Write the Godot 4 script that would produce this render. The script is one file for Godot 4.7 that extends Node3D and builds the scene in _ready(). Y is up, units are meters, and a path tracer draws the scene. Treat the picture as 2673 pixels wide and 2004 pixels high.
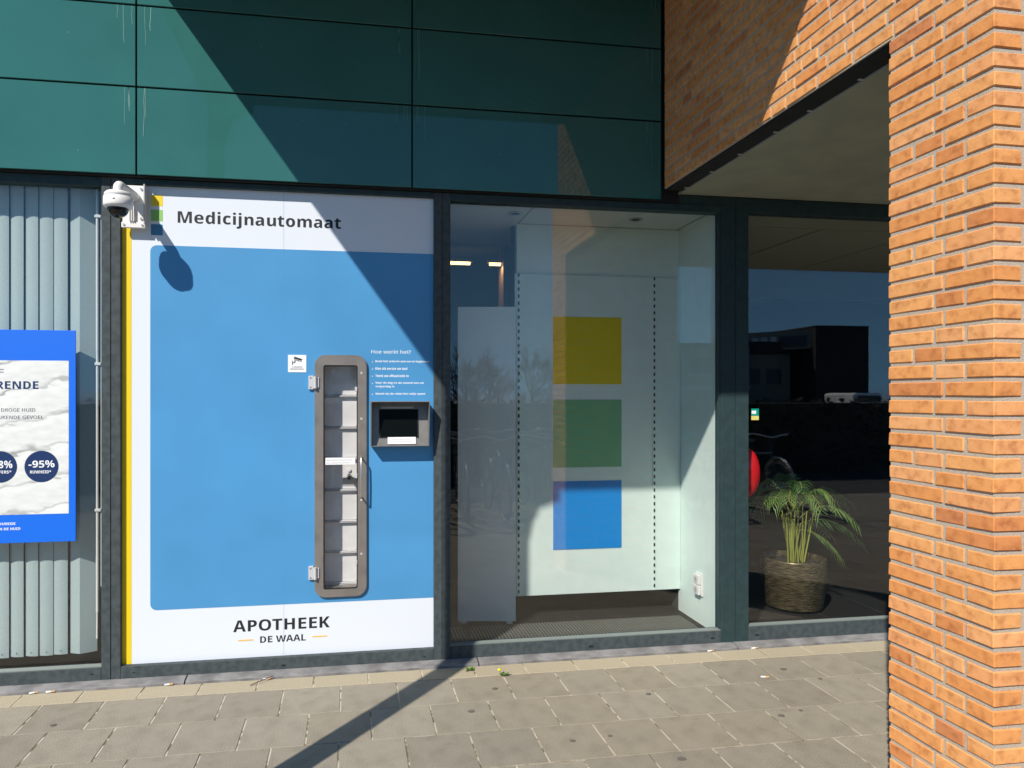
extends Node3D

var rng := RandomNumberGenerator.new()
var M := {}
var F := 4.07                    # the eye stands this far in front of the facade plane (z = 0)
var PHI := (1.0 + sqrt(5.0)) / 2.0

# ---------------------------------------------------------------- helpers
class MB:
	var st := SurfaceTool.new()
	func _init() -> void:
		st.begin(Mesh.PRIMITIVE_TRIANGLES)
	func tri(a: Vector3, b: Vector3, c: Vector3, s := -1) -> void:
		st.set_smooth_group(s)
		st.add_vertex(a)
		st.add_vertex(b)
		st.add_vertex(c)
	# a flat polygon whose front looks away from the point `inside`
	func poly(p: Array, inside: Vector3, s := -1) -> void:
		var n: Vector3 = (p[1] - p[0]).cross(p[2] - p[0])
		var mid := Vector3.ZERO
		for v in p:
			mid += v
		mid /= p.size()
		var q := p.duplicate()
		if n.dot(mid - inside) > 0.0:
			q.reverse()
		for i in range(1, q.size() - 1):
			tri(q[0], q[i], q[i + 1], s)
	func facing(p: Array, n: Vector3, s := -1) -> void:
		poly(p, (p[0] + p[2]) * 0.5 - n, s)
	func box(a: Vector3, b: Vector3) -> void:
		var lo := Vector3(minf(a.x, b.x), minf(a.y, b.y), minf(a.z, b.z))
		var hi := Vector3(maxf(a.x, b.x), maxf(a.y, b.y), maxf(a.z, b.z))
		hexa([Vector3(lo.x, lo.y, lo.z), Vector3(hi.x, lo.y, lo.z), Vector3(hi.x, hi.y, lo.z), Vector3(lo.x, hi.y, lo.z), Vector3(lo.x, lo.y, hi.z), Vector3(hi.x, lo.y, hi.z), Vector3(hi.x, hi.y, hi.z), Vector3(lo.x, hi.y, hi.z)])
	func hexa(v: Array) -> void:
		var c := Vector3.ZERO
		for p in v:
			c += p / 8.0
		for f in [[0, 1, 2, 3], [4, 5, 6, 7], [0, 1, 5, 4], [3, 2, 6, 7], [0, 3, 7, 4], [1, 2, 6, 5]]:
			poly([v[f[0]], v[f[1]], v[f[2]], v[f[3]]], c)
	# a box with cut edges; jit moves its corners a little
	func chamfer(a: Vector3, b: Vector3, c: float, jit := 0.0, r: RandomNumberGenerator = null) -> void:
		var mid := (a + b) * 0.5
		var h := ((b - a) * 0.5).abs()
		var P := {}
		for sx in [-1, 1]:
			for sy in [-1, 1]:
				for sz in [-1, 1]:
					var k := Vector3(sx * h.x, sy * h.y, sz * h.z) + mid
					if r:
						k += Vector3(r.randf_range(-jit, jit), r.randf_range(-jit, jit), r.randf_range(-jit, jit))
					P[[sx, sy, sz, 0]] = k - Vector3(0, sy * c, sz * c)
					P[[sx, sy, sz, 1]] = k - Vector3(sx * c, 0, sz * c)
					P[[sx, sy, sz, 2]] = k - Vector3(sx * c, sy * c, 0)
					poly([P[[sx, sy, sz, 0]], P[[sx, sy, sz, 1]], P[[sx, sy, sz, 2]]], mid)
		for s in [-1, 1]:
			poly([P[[s, -1, -1, 0]], P[[s, 1, -1, 0]], P[[s, 1, 1, 0]], P[[s, -1, 1, 0]]], mid)
			poly([P[[-1, s, -1, 1]], P[[1, s, -1, 1]], P[[1, s, 1, 1]], P[[-1, s, 1, 1]]], mid)
			poly([P[[-1, -1, s, 2]], P[[1, -1, s, 2]], P[[1, 1, s, 2]], P[[-1, 1, s, 2]]], mid)
			for t in [-1, 1]:
				poly([P[[s, t, -1, 0]], P[[s, t, 1, 0]], P[[s, t, 1, 1]], P[[s, t, -1, 1]]], mid)
				poly([P[[-1, s, t, 1]], P[[1, s, t, 1]], P[[1, s, t, 2]], P[[-1, s, t, 2]]], mid)
				poly([P[[s, -1, t, 0]], P[[s, 1, t, 0]], P[[s, 1, t, 2]], P[[s, -1, t, 2]]], mid)
	# round bar along points, radius per point
	func tube(pts: Array, rad: Array, n := 10, caps := true) -> void:
		var rings := []
		var side := Vector3.ZERO
		for i in pts.size():
			var d: Vector3 = (pts[mini(i + 1, pts.size() - 1)] - pts[maxi(i - 1, 0)]).normalized()
			if side == Vector3.ZERO:
				side = d.cross(Vector3.UP if absf(d.y) < 0.9 else Vector3.RIGHT).normalized()
			side = (side - d * side.dot(d)).normalized()
			var up := d.cross(side)
			var ring := []
			for k in n:
				var t := TAU * k / n
				ring.append(pts[i] + (side * cos(t) + up * sin(t)) * rad[mini(i, rad.size() - 1)])
			rings.append(ring)
		for i in pts.size() - 1:
			for k in n:
				var m := (k + 1) % n
				poly([rings[i][k], rings[i][m], rings[i + 1][m], rings[i + 1][k]], (pts[i] + pts[i + 1]) * 0.5, 1)
		if caps:
			poly(rings[0], pts[1])
			poly(rings[-1], pts[-2])
	# profile of (radius, height) turned about an axis through `at`
	func lathe(prof: Array, at: Vector3, n := 32, axis := Vector3.UP, s := 1) -> void:
		var u := axis.cross(Vector3.RIGHT if absf(axis.x) < 0.9 else Vector3.FORWARD).normalized()
		var w := axis.cross(u)
		for i in prof.size() - 1:
			var a: Vector2 = prof[i]
			var b: Vector2 = prof[i + 1]
			for k in n:
				var t0 := TAU * k / n
				var t1 := TAU * (k + 1) / n
				var e0 := u * cos(t0) + w * sin(t0)
				var e1 := u * cos(t1) + w * sin(t1)
				var q := [at + e0 * a.x + axis * a.y, at + e1 * a.x + axis * a.y, at + e1 * b.x + axis * b.y, at + e0 * b.x + axis * b.y]
				var dn := (b.y - a.y)
				var out := (e0 + e1) * 0.5 * dn - axis * (b.x - a.x)
				if a.x < 1e-5:
					q = [q[0], q[2], q[3]]
				elif b.x < 1e-5:
					q = [q[0], q[1], q[2]]
				facing2(q, out, s)
	func facing2(q: Array, n: Vector3, s: int) -> void:
		var g: Vector3 = (q[1] - q[0]).cross(q[2] - q[0])
		var p := q.duplicate()
		if g.dot(n) > 0.0:
			p.reverse()
		for i in range(1, p.size() - 1):
			tri(p[0], p[i], p[i + 1], s)
	# outline (Vector2 list) in the xy plane, from z0 to z1
	func slab(o: Array, z0: float, z1: float) -> void:
		var pk := PackedVector2Array(o)
		var ix := Geometry2D.triangulate_polygon(pk)
		for i in range(0, ix.size(), 3):
			var a := pk[ix[i]]
			var b := pk[ix[i + 1]]
			var c := pk[ix[i + 2]]
			facing2([Vector3(a.x, a.y, z1), Vector3(b.x, b.y, z1), Vector3(c.x, c.y, z1)], Vector3(0, 0, z1 - z0), -1)
			facing2([Vector3(a.x, a.y, z0), Vector3(b.x, b.y, z0), Vector3(c.x, c.y, z0)], Vector3(0, 0, z0 - z1), -1)
		var turn := 0.0
		for i in o.size():
			turn += o[i].cross(o[(i + 1) % o.size()])
		for i in o.size():
			var a: Vector2 = o[i]
			var b: Vector2 = o[(i + 1) % o.size()]
			var n := Vector3(b.y - a.y, a.x - b.x, 0) * signf(turn)
			facing2([Vector3(a.x, a.y, z0), Vector3(b.x, b.y, z0), Vector3(b.x, b.y, z1), Vector3(a.x, a.y, z1)], n, -1)
	# plate with a hole: two outlines with as many points each
	func ring(o: Array, h: Array, z0: float, z1: float) -> void:
		var n := o.size()
		for i in n:
			var j := (i + 1) % n
			for z in [z0, z1]:
				facing2([Vector3(o[i].x, o[i].y, z), Vector3(o[j].x, o[j].y, z), Vector3(h[j].x, h[j].y, z), Vector3(h[i].x, h[i].y, z)], Vector3(0, 0, 1 if z == z1 else -1) * signf(z1 - z0), -1)
			var mo: Vector2 = (o[i] + o[j]) * 0.5 - (h[i] + h[j]) * 0.5
			facing2([Vector3(o[i].x, o[i].y, z0), Vector3(o[j].x, o[j].y, z0), Vector3(o[j].x, o[j].y, z1), Vector3(o[i].x, o[i].y, z1)], Vector3(mo.x, mo.y, 0), 1)
			facing2([Vector3(h[i].x, h[i].y, z0), Vector3(h[j].x, h[j].y, z0), Vector3(h[j].x, h[j].y, z1), Vector3(h[i].x, h[i].y, z1)], Vector3(-mo.x, -mo.y, 0), 1)
	func done() -> ArrayMesh:
		st.generate_normals()
		return st.commit()

func round_rect(x0: float, y0: float, x1: float, y1: float, r: Array, n := 6) -> Array:
	# radii: bottom left, bottom right, top right, top left
	var o := []
	var cs := [Vector2(x0, y0), Vector2(x1, y0), Vector2(x1, y1), Vector2(x0, y1)]
	var inward := [Vector2(1, 1), Vector2(-1, 1), Vector2(-1, -1), Vector2(1, -1)]
	for k in 4:
		var c: Vector2 = cs[k] + inward[k] * r[k]
		for i in n + 1:
			var t := PI + k * PI / 2 + i * PI / 2 / n
			o.append(c + Vector2(cos(t), sin(t)) * maxf(r[k], 0.0002))
	return o

func lin(r: float, g: float, b: float, a := 1.0) -> Color:
	var c := Color(r, g, b).linear_to_srgb()
	c.a = a
	return c

func mat(c: Color, rough := 0.6, metal := 0.0) -> StandardMaterial3D:
	var m := StandardMaterial3D.new()
	m.albedo_color = c
	m.roughness = rough
	m.metallic = metal
	return m

func noise(seed_: int, freq: float, oct := 4, type := FastNoiseLite.TYPE_SIMPLEX_SMOOTH) -> FastNoiseLite:
	var n := FastNoiseLite.new()
	n.seed = seed_
	n.noise_type = type
	n.frequency = freq
	n.fractal_octaves = oct
	return n

func ntex(n: FastNoiseLite, stops: Array, size := 512) -> NoiseTexture2D:
	var t := NoiseTexture2D.new()
	t.width = size
	t.height = size
	t.seamless = true
	t.noise = n
	if stops.size():
		var g := Gradient.new()
		var off := PackedFloat32Array()
		var col := PackedColorArray()
		for s in stops:
			off.append(s[0])
			col.append(s[1])
		g.offsets = off
		g.colors = col
		t.color_ramp = g
	return t

func grey(v: float) -> Color:
	return Color(v, v, v)

func tri(m: StandardMaterial3D, tex: Texture2D, scale: float, bump: Texture2D = null, depth := 0.1) -> StandardMaterial3D:
	m.albedo_texture = tex
	m.uv1_triplanar = true
	m.uv1_world_triplanar = true
	m.uv1_scale = Vector3.ONE * scale
	if bump:
		m.heightmap_enabled = true
		m.heightmap_texture = bump
		m.heightmap_scale = depth
	return m

func tint(m: StandardMaterial3D, c: Color) -> StandardMaterial3D:
	var k: StandardMaterial3D = m.duplicate()
	k.albedo_color = c
	return k

var used := {}
func numbered(called: String) -> String:
	var n: int = used.get(called, -1) + 1
	used[called] = n
	return called if n == 0 else "%s_%03d" % [called, n]

func part(called: String, mesh: Mesh, m: Material, parent: Node) -> MeshInstance3D:
	var o := MeshInstance3D.new()
	o.name = called if parent != self else numbered(called)
	o.mesh = mesh
	o.material_override = m
	parent.add_child(o, true)
	return o

func thing(called: String, label: String, category: String, at := Vector3.ZERO, group := "") -> Node3D:
	var o := Node3D.new()
	o.name = numbered(called)
	add_child(o, true)
	o.position = at
	tag(o, label, category, group)
	return o

func tag(o: Node, label: String, category: String, group := "") -> void:
	o.set_meta("label", label)
	if category:
		o.set_meta("category", category)
	if group:
		o.set_meta("group", group)

func setting(o: Node) -> void:
	o.set_meta("kind", "structure")

func bx(a: Vector3, b: Vector3, c := 0.0) -> ArrayMesh:
	var k := MB.new()
	if c > 0.0:
		k.chamfer(Vector3(minf(a.x, b.x), minf(a.y, b.y), minf(a.z, b.z)), Vector3(maxf(a.x, b.x), maxf(a.y, b.y), maxf(a.z, b.z)), c)
	else:
		k.box(a, b)
	return k.done()

func cyl(a: Vector3, b: Vector3, r: float, n := 16) -> ArrayMesh:
	var k := MB.new()
	k.tube([a, b], [r, r], n)
	return k.done()

# words fitted to the width and height (of the whole inked box) they have on the wall; x, y = lower left corner
func words(called: String, s: String, x: float, y: float, w: float, h: float, z: float, m: Material, parent: Node, weight := 400, skew_caps := true) -> MeshInstance3D:
	var f := SystemFont.new()
	f.font_names = PackedStringArray(["Droid Sans"])
	f.font_weight = weight
	var t := TextMesh.new()
	t.font = f
	t.font_size = 64
	t.pixel_size = 0.01
	t.depth = 0.05
	t.curve_step = 1.0
	t.text = s
	t.horizontal_alignment = HORIZONTAL_ALIGNMENT_LEFT
	var b := t.get_aabb()
	var o := part(called, t, m, parent)
	var sx := w / b.size.x
	var sy := h / b.size.y if h > 0.0 else sx
	o.scale = Vector3(sx, sy, 0.01)
	o.position = Vector3(x - b.position.x * sx, y - b.position.y * sy, z - b.position.z * 0.01)
	return o

# ---------------------------------------------------------------- materials
func make_materials() -> void:
	var fine := ntex(noise(11, 0.05, 5), [], 512)
	var pits := ntex(noise(12, 0.11, 3), [], 512)
	M.fine = fine
	M.pits = pits
	# brick: one clay in several firings
	var clay := ntex(noise(21, 0.007, 5), [[0.0, Color(0.82, 0.76, 0.72)], [0.27, Color(0.92, 0.89, 0.87)], [0.45, Color(0.97, 0.96, 0.95)], [0.7, Color(1, 1, 1)], [1.0, Color(1, 1, 1)]], 1024)
	var tones := [[0.80, 0.352, 0.112], [0.83, 0.39, 0.135], [0.76, 0.315, 0.095], [0.81, 0.37, 0.140], [0.69, 0.268, 0.085], [0.84, 0.405, 0.160], [0.62, 0.235, 0.085]]
	M.brick = []
	for t in tones:
		var b := mat(lin(t[0], t[1], t[2]), 0.9)
		tri(b, clay, 2.6, fine, 0.05)
		M.brick.append(b)
	M.mortar = tri(mat(lin(0.53, 0.455, 0.36), 0.97), ntex(noise(22, 0.06, 4), [[0.0, grey(0.86)], [0.5, grey(0.95)], [1.0, grey(1.0)]]), 3.0, pits, 0.10)
	# pavement
	var stone := ntex(noise(31, 0.10, 5), [[0.0, grey(0.55)], [0.36, grey(0.84)], [0.5, grey(0.93)], [0.66, grey(0.98)], [1.0, Color(1.0, 1.0, 0.97)]], 1024)
	var blot := ntex(noise(32, 0.008, 4), [[0.0, Color(0.90, 0.895, 0.89)], [0.45, Color(0.96, 0.96, 0.955)], [1.0, grey(1.0)]], 512)
	M.tile = []
	for t in [[0.372, 0.336, 0.264], [0.352, 0.318, 0.250], [0.390, 0.354, 0.280], [0.330, 0.298, 0.236], [0.366, 0.326, 0.250]]:
		var p := mat(lin(t[0], t[1], t[2]), 0.93)
		tri(p, stone, 1.7, pits, 0.035)
		p.detail_enabled = true
		p.detail_albedo = blot
		p.detail_blend_mode = BaseMaterial3D.BLEND_MODE_MUL
		M.tile.append(p)
	M.edge_tile = tri(mat(lin(0.48, 0.42, 0.30), 0.93), stone, 1.7, pits, 0.035)
	M.sand = tri(mat(lin(0.58, 0.52, 0.42), 0.98), ntex(noise(33, 0.010, 6), [[0.0, Color(0.40, 0.40, 0.32)], [0.34, Color(0.62, 0.61, 0.54)], [0.47, grey(0.94)], [1.0, grey(1.0)]], 1024), 0.9, pits, 0.06)
	M.bluestone = tri(mat(lin(0.25, 0.25, 0.252), 0.8), ntex(noise(34, 0.012, 5), [[0.0, grey(0.72)], [0.5, grey(0.9)], [0.7, grey(1.0)], [1.0, grey(1.0)]]), 1.1, fine, 0.06)
	M.asphalt = tri(mat(lin(0.075, 0.073, 0.07), 0.95), stone, 0.8, pits, 0.2)
	# facade
	M.alu = tri(mat(lin(0.034, 0.062, 0.068), 0.5), ntex(noise(41, 0.012, 6), [[0.0, grey(0.90)], [0.45, grey(0.94)], [0.62, grey(0.98)], [1.0, grey(1.0)]], 1024), 1.1)
	M.alu.metallic_specular = 0.3
	# the same paint under weathering and street dust
	M.alu_dusty = tri(mat(lin(0.076, 0.096, 0.104), 0.6), ntex(noise(44, 0.022, 6), [[0.0, grey(0.80)], [0.40, grey(0.87)], [0.55, grey(0.93)], [1.0, grey(1.0)]], 1024), 0.8)
	M.alu_dusty.metallic_specular = 0.3
	M.alu_light = mat(lin(0.30, 0.33, 0.32), 0.5)
	M.rubber = mat(lin(0.010, 0.010, 0.012), 0.7)
	M.black = mat(lin(0.008, 0.009, 0.010), 0.8)
	M.cladding = tri(mat(lin(0.038, 0.160, 0.150), 0.03), ntex(noise(43, 0.006, 3), [[0.0, grey(0.94)], [1.0, grey(1.0)]]), 0.5)
	M.drip = mat(lin(0.085, 0.235, 0.215), 0.5)
	M.cladding_edge = mat(lin(0.16, 0.30, 0.25), 0.4)
	M.soffit = tri(mat(lin(0.33, 0.345, 0.265), 0.85), ntex(noise(42, 0.008, 3), [[0.0, grey(0.92)], [1.0, grey(1.0)]]), 0.7)
	M.canopy = mat(lin(0.18, 0.175, 0.155), 0.8)
	M.canopy_edge = mat(lin(0.12, 0.14, 0.13), 0.6)
	M.post = mat(lin(0.16, 0.18, 0.18), 0.5)
	M.glass = mat(Color(0.02, 0.05, 0.04, 0.012), 0.0)
	M.glass.metallic_specular = 0.42
	M.glass.transparency = BaseMaterial3D.TRANSPARENCY_ALPHA
	# printed panel
	M.white = mat(lin(0.73, 0.79, 0.87), 0.38)
	M.blue = tri(mat(lin(0.080, 0.325, 0.645), 0.4), ntex(noise(51, 0.004, 3), [[0.0, grey(0.93)], [1.0, grey(1.0)]]), 0.6)
	M.yellow = mat(lin(0.86, 0.62, 0.01), 0.4)
	M.green = mat(lin(0.27, 0.55, 0.14), 0.4)
	M.deepblue = mat(lin(0.045, 0.21, 0.42), 0.4)
	M.ink = mat(lin(0.014, 0.015, 0.018), 0.5)
	M.gold_dash = mat(lin(0.80, 0.50, 0.08), 0.5)
	M.whiteink = mat(lin(0.86, 0.88, 0.9), 0.5)
	M.navy = mat(lin(0.012, 0.035, 0.125), 0.4)
	M.grey_ink = mat(lin(0.12, 0.13, 0.15), 0.5)
	M.poster_blue = mat(lin(0.0, 0.145, 0.78), 0.5)
	# metals
	M.steel = tri(mat(lin(0.30, 0.275, 0.25), 0.42, 0.4), ntex(noise(61, 0.009, 3), [[0.0, grey(0.86)], [0.5, grey(0.95)], [1.0, grey(1.0)]]), 1.5)
	M.steel_bright = mat(lin(0.62, 0.62, 0.60), 0.3, 0.8)
	M.hinge = mat(lin(0.62, 0.62, 0.63), 0.45, 0.25)
	M.compartment = tri(mat(lin(0.74, 0.75, 0.76), 0.45), ntex(noise(62, 0.008, 3), [[0.0, grey(0.95)], [1.0, grey(1.0)]]), 2.0)
	M.hood = tri(mat(lin(0.25, 0.245, 0.235), 0.45, 0.3), ntex(noise(63, 0.01, 3), [[0.0, grey(0.88)], [0.5, grey(0.95)], [1.0, grey(1.0)]]), 3.0)
	M.screen = mat(lin(0.003, 0.005, 0.005), 0.35)
	M.screen.metallic_specular = 0.2
	M.camera_white = mat(lin(0.78, 0.78, 0.77), 0.4)
	M.camera_grey = mat(lin(0.48, 0.48, 0.47), 0.5)
	M.dome = mat(lin(0.006, 0.007, 0.008), 0.04)
	# interior
	M.wall_white = tri(mat(lin(0.73, 0.88, 0.83), 0.8), ntex(noise(71, 0.01, 4), [[0.0, grey(0.97)], [1.0, grey(1.0)]]), 1.2)
	M.ceiling = mat(lin(0.56, 0.61, 0.57), 0.9)
	M.ceiling_line = mat(lin(0.25, 0.26, 0.24), 0.9)
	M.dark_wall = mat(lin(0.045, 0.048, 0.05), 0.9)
	M.room_ceiling = mat(lin(0.37, 0.40, 0.31), 0.9)
	M.floor_dark = tri(mat(lin(0.012, 0.012, 0.0115), 0.75), stone, 1.0)
	M.mat_ribbed = tri(mat(lin(0.16, 0.17, 0.15), 0.95), stone, 2.0)
	M.sheet = mat(lin(0.76, 0.86, 0.82), 0.6)
	M.slat = tri(mat(lin(0.41, 0.53, 0.53), 0.8), ntex(noise(72, 0.03, 4), [[0.0, grey(0.95)], [1.0, grey(1.0)]]), 4.0)
	M.wand = mat(lin(0.75, 0.80, 0.78), 0.3)
	M.sq_yellow = mat(lin(0.74, 0.58, 0.005), 0.6)
	M.sq_green = mat(lin(0.17, 0.48, 0.25), 0.6)
	M.sq_blue = mat(lin(0.001, 0.26, 0.72), 0.6)
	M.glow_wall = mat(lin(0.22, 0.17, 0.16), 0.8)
	M.led = mat(lin(0.9, 0.75, 0.5), 0.5)
	M.led.emission_enabled = true
	M.led.emission = lin(1.0, 0.66, 0.26)
	M.led.emission_energy_multiplier = 3.2
	M.red = mat(lin(0.75, 0.010, 0.012), 0.35)
	M.pot = tri(mat(lin(0.34, 0.29, 0.16), 0.34, 0.7), ntex(noise(73, 0.03, 4), [[0.0, grey(0.18)], [0.42, grey(0.5)], [0.6, grey(0.95)], [1.0, grey(1.0)]]), 1.0)
	M.pot.uv1_scale = Vector3(0.9, 9.0, 0.9)
	M.soil = mat(lin(0.02, 0.015, 0.01), 1.0)
	M.stem = mat(lin(0.26, 0.30, 0.045), 0.6)
	M.leaf = mat(lin(0.045, 0.13, 0.025), 0.5)
	M.leaf.backlight_enabled = true
	M.leaf.backlight = lin(0.10, 0.25, 0.04)
	M.leaf_light = mat(lin(0.12, 0.22, 0.045), 0.5)
	M.leaf_light.backlight_enabled = true
	M.leaf_light.backlight = lin(0.15, 0.28, 0.05)
	# across the street
	M.bark = mat(lin(0.10, 0.085, 0.065), 0.95)
	M.hedge = mat(lin(0.045, 0.060, 0.022), 0.9)
	M.grass = tri(mat(lin(0.07, 0.10, 0.03), 0.95), stone, 0.4)
	M.dark_brick = mat(lin(0.035, 0.032, 0.030), 0.9)
	M.house_brick = tri(mat(lin(0.42, 0.38, 0.31), 0.9), stone, 0.3)
	M.roof = mat(lin(0.05, 0.05, 0.055), 0.8)
	M.window_dark = mat(lin(0.02, 0.03, 0.04), 0.08)
	M.paint_white = mat(lin(0.75, 0.76, 0.76), 0.3)
	M.tyre = mat(lin(0.012, 0.012, 0.012), 0.8)
	M.bike_black = mat(lin(0.015, 0.015, 0.017), 0.3)
	M.bike_blue = mat(lin(0.03, 0.06, 0.11), 0.3)
	M.bike_grey = mat(lin(0.12, 0.13, 0.13), 0.3, 0.4)
	M.chrome = mat(lin(0.7, 0.7, 0.7), 0.2, 0.9)

# ---------------------------------------------------------------- scene
func _ready() -> void:
	rng.seed = 7
	# camera: eye 1.56 m above the pavement, turned a little to the right, with a shifted lens
	var cam := Camera3D.new()
	cam.name = "camera"
	cam.projection = Camera3D.PROJECTION_FRUSTUM
	cam.near = 0.05
	cam.far = 400.0
	cam.size = 2004.0 / 1838.0 * 0.05
	cam.frustum_offset = Vector2(120.5 / 1838.0, 30.4 / 1838.0) * 0.05
	cam.position = Vector3(0, 1.56, F)
	cam.rotation.y = -0.16108
	add_child(cam)
	cam.current = true
	# sky and sun
	var env := Environment.new()
	var sky := Sky.new()
	var sm := ProceduralSkyMaterial.new()
	sm.sky_top_color = lin(0.06, 0.17, 0.38)
	sm.sky_horizon_color = lin(0.24, 0.54, 0.87)
	sm.sky_curve = 0.16
	sm.sky_energy_multiplier = 1.02
	sm.ground_bottom_color = lin(0.10, 0.10, 0.09)
	sm.ground_horizon_color = lin(0.35, 0.42, 0.5)
	sm.sun_angle_max = 6.0
	sky.sky_material = sm
	env.background_mode = Environment.BG_SKY
	env.sky = sky
	env.tonemap_mode = Environment.TONE_MAPPER_LINEAR
	env.tonemap_exposure = 1.12
	env.sdfgi_enabled = true
	env.ssao_enabled = true
	env.ssil_enabled = true
	var we := WorldEnvironment.new()
	we.name = "world_environment"
	we.environment = env
	add_child(we)
	var sun := DirectionalLight3D.new()
	sun.name = "sun"
	sun.light_energy = 1.6
	sun.light_color = Color(1.0, 0.965, 0.92)
	sun.light_angular_distance = 0.5
	sun.shadow_enabled = true
	var d := Vector3(0.72, -1.0, -0.865).normalized()
	sun.transform = Transform3D(Basis.looking_at(d, Vector3.UP), -d * 30.0)
	add_child(sun)
	make_materials()
	pavement()
	brick_wall()
	canopy()
	facade()
	interior()
	across_the_street()
	dispenser()
	surveillance_camera()
	left_window_things()
	niche_things()
	right_window_things()
	small_things()

# ---------------------------------------------------------------- the ground
func pavement() -> void:
	var g := MB.new()
	g.facing([Vector3(-150, -0.062, -60), Vector3(150, -0.062, -60), Vector3(150, -0.062, 150), Vector3(-150, -0.062, 150)], Vector3.UP)
	var ground := part("ground", g.done(), M.asphalt, self)
	setting(ground)
	var pv := Node3D.new()
	pv.name = "pavement"
	add_child(pv)
	setting(pv)
	part("sand_bed", bx(Vector3(-8, -0.055, -0.15), Vector3(14, -0.0030, 5.92)), M.sand, pv)
	var tw := 0.2965
	var td := 0.316
	var spots := []
	for r in range(0, 19):
		var z0 := 0.07 if r == 0 else 0.22 + (r - 1) * td
		var z1 := 0.22 if r == 0 else 0.22 + r * td
		var phase := -1.241 + (tw * 0.5 if r % 2 == 0 else 0.0)
		for i in range(-22, 42):
			var x := phase + i * tw
			if x < -7.5 or x > 12.0:
				continue
			# where a pillar or post stands, the tile is left out
			if x + tw > 1.86 and x < 2.96 and z1 > 1.84 and z0 < 2.29:
				continue
			spots.append([Vector2(x + tw * 0.5, (z0 + z1) * 0.5).distance_to(Vector2(0.6, 1.0)), x, z0, z1, r])
	spots.sort_custom(func(a, b): return a[0] < b[0])
	var shapes := {}
	var rest := []
	for t in 5:
		rest.append(MB.new())
	for k in spots.size():
		var s = spots[k]
		var gap := 0.0036
		var a := Vector3(s[1] + gap, -0.05, s[2] + gap * 0.62)
		var b := Vector3(s[1] + tw - gap, 0.0, s[3] - gap * 0.62)
		var tone := rng.randi() % 5
		if k < 300:
			var half: bool = s[4] == 0
			var v := rng.randi() % 6
			if not shapes.has([half, v]):
				var m := MB.new()
				var h := (b - a) * 0.5
				m.chamfer(-h, h, 0.0018, 0.0006, rng)
				shapes[[half, v]] = m.done()
			var o := part("paving_tile", shapes[[half, v]], M.edge_tile if half else M.tile[tone], pv)
			o.position = (a + b) * 0.5 + Vector3(0, rng.randf_range(-0.0007, 0.0007), 0)
			o.rotation = Vector3(rng.randf_range(-0.0022, 0.0022), rng.randf_range(-0.005, 0.005), rng.randf_range(-0.0022, 0.0022))
		else:
			rest[tone].chamfer(a, b, 0.0018)
	var am := ArrayMesh.new()
	for t in 5:
		rest[t].st.generate_normals()
		rest[t].st.commit(am)
		am.surface_set_material(t, M.tile[t])
	var far := part("far_paving_tiles", am, null, pv)
	far.set_meta("kind", "stuff")
	# bluestone sill under the facade
	var sill := thing("stone_sill", "grey bluestone sill along the foot of the facade, in long jointed lengths", "sill")
	var xs := [-5.75, -4.13, -2.51, -0.89, 0.727, 2.345, 3.96, 5.6]
	for i in xs.size() - 1:
		var m := MB.new()
		var x0: float = xs[i] + 0.004
		var x1: float = xs[i + 1] - 0.004
		var pr := [Vector2(0.068, -0.05), Vector2(0.068, 0.011), Vector2(0.064, 0.0145), Vector2(0.0, 0.024), Vector2(-0.12, 0.024), Vector2(-0.12, -0.05)]
		var l := []
		var rr := []
		for p in pr:
			l.append(Vector3(x0, p.y, p.x))
			rr.append(Vector3(x1, p.y, p.x))
		var c := Vector3((x0 + x1) * 0.5, -0.01, -0.02)
		m.poly(l, c)
		m.poly(rr, c)
		for j in pr.size():
			var j2 := (j + 1) % pr.size()
			m.poly([l[j], l[j2], rr[j2], rr[j]], c)
		part("sill_stone", m.done(), M.bluestone, sill)

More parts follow.
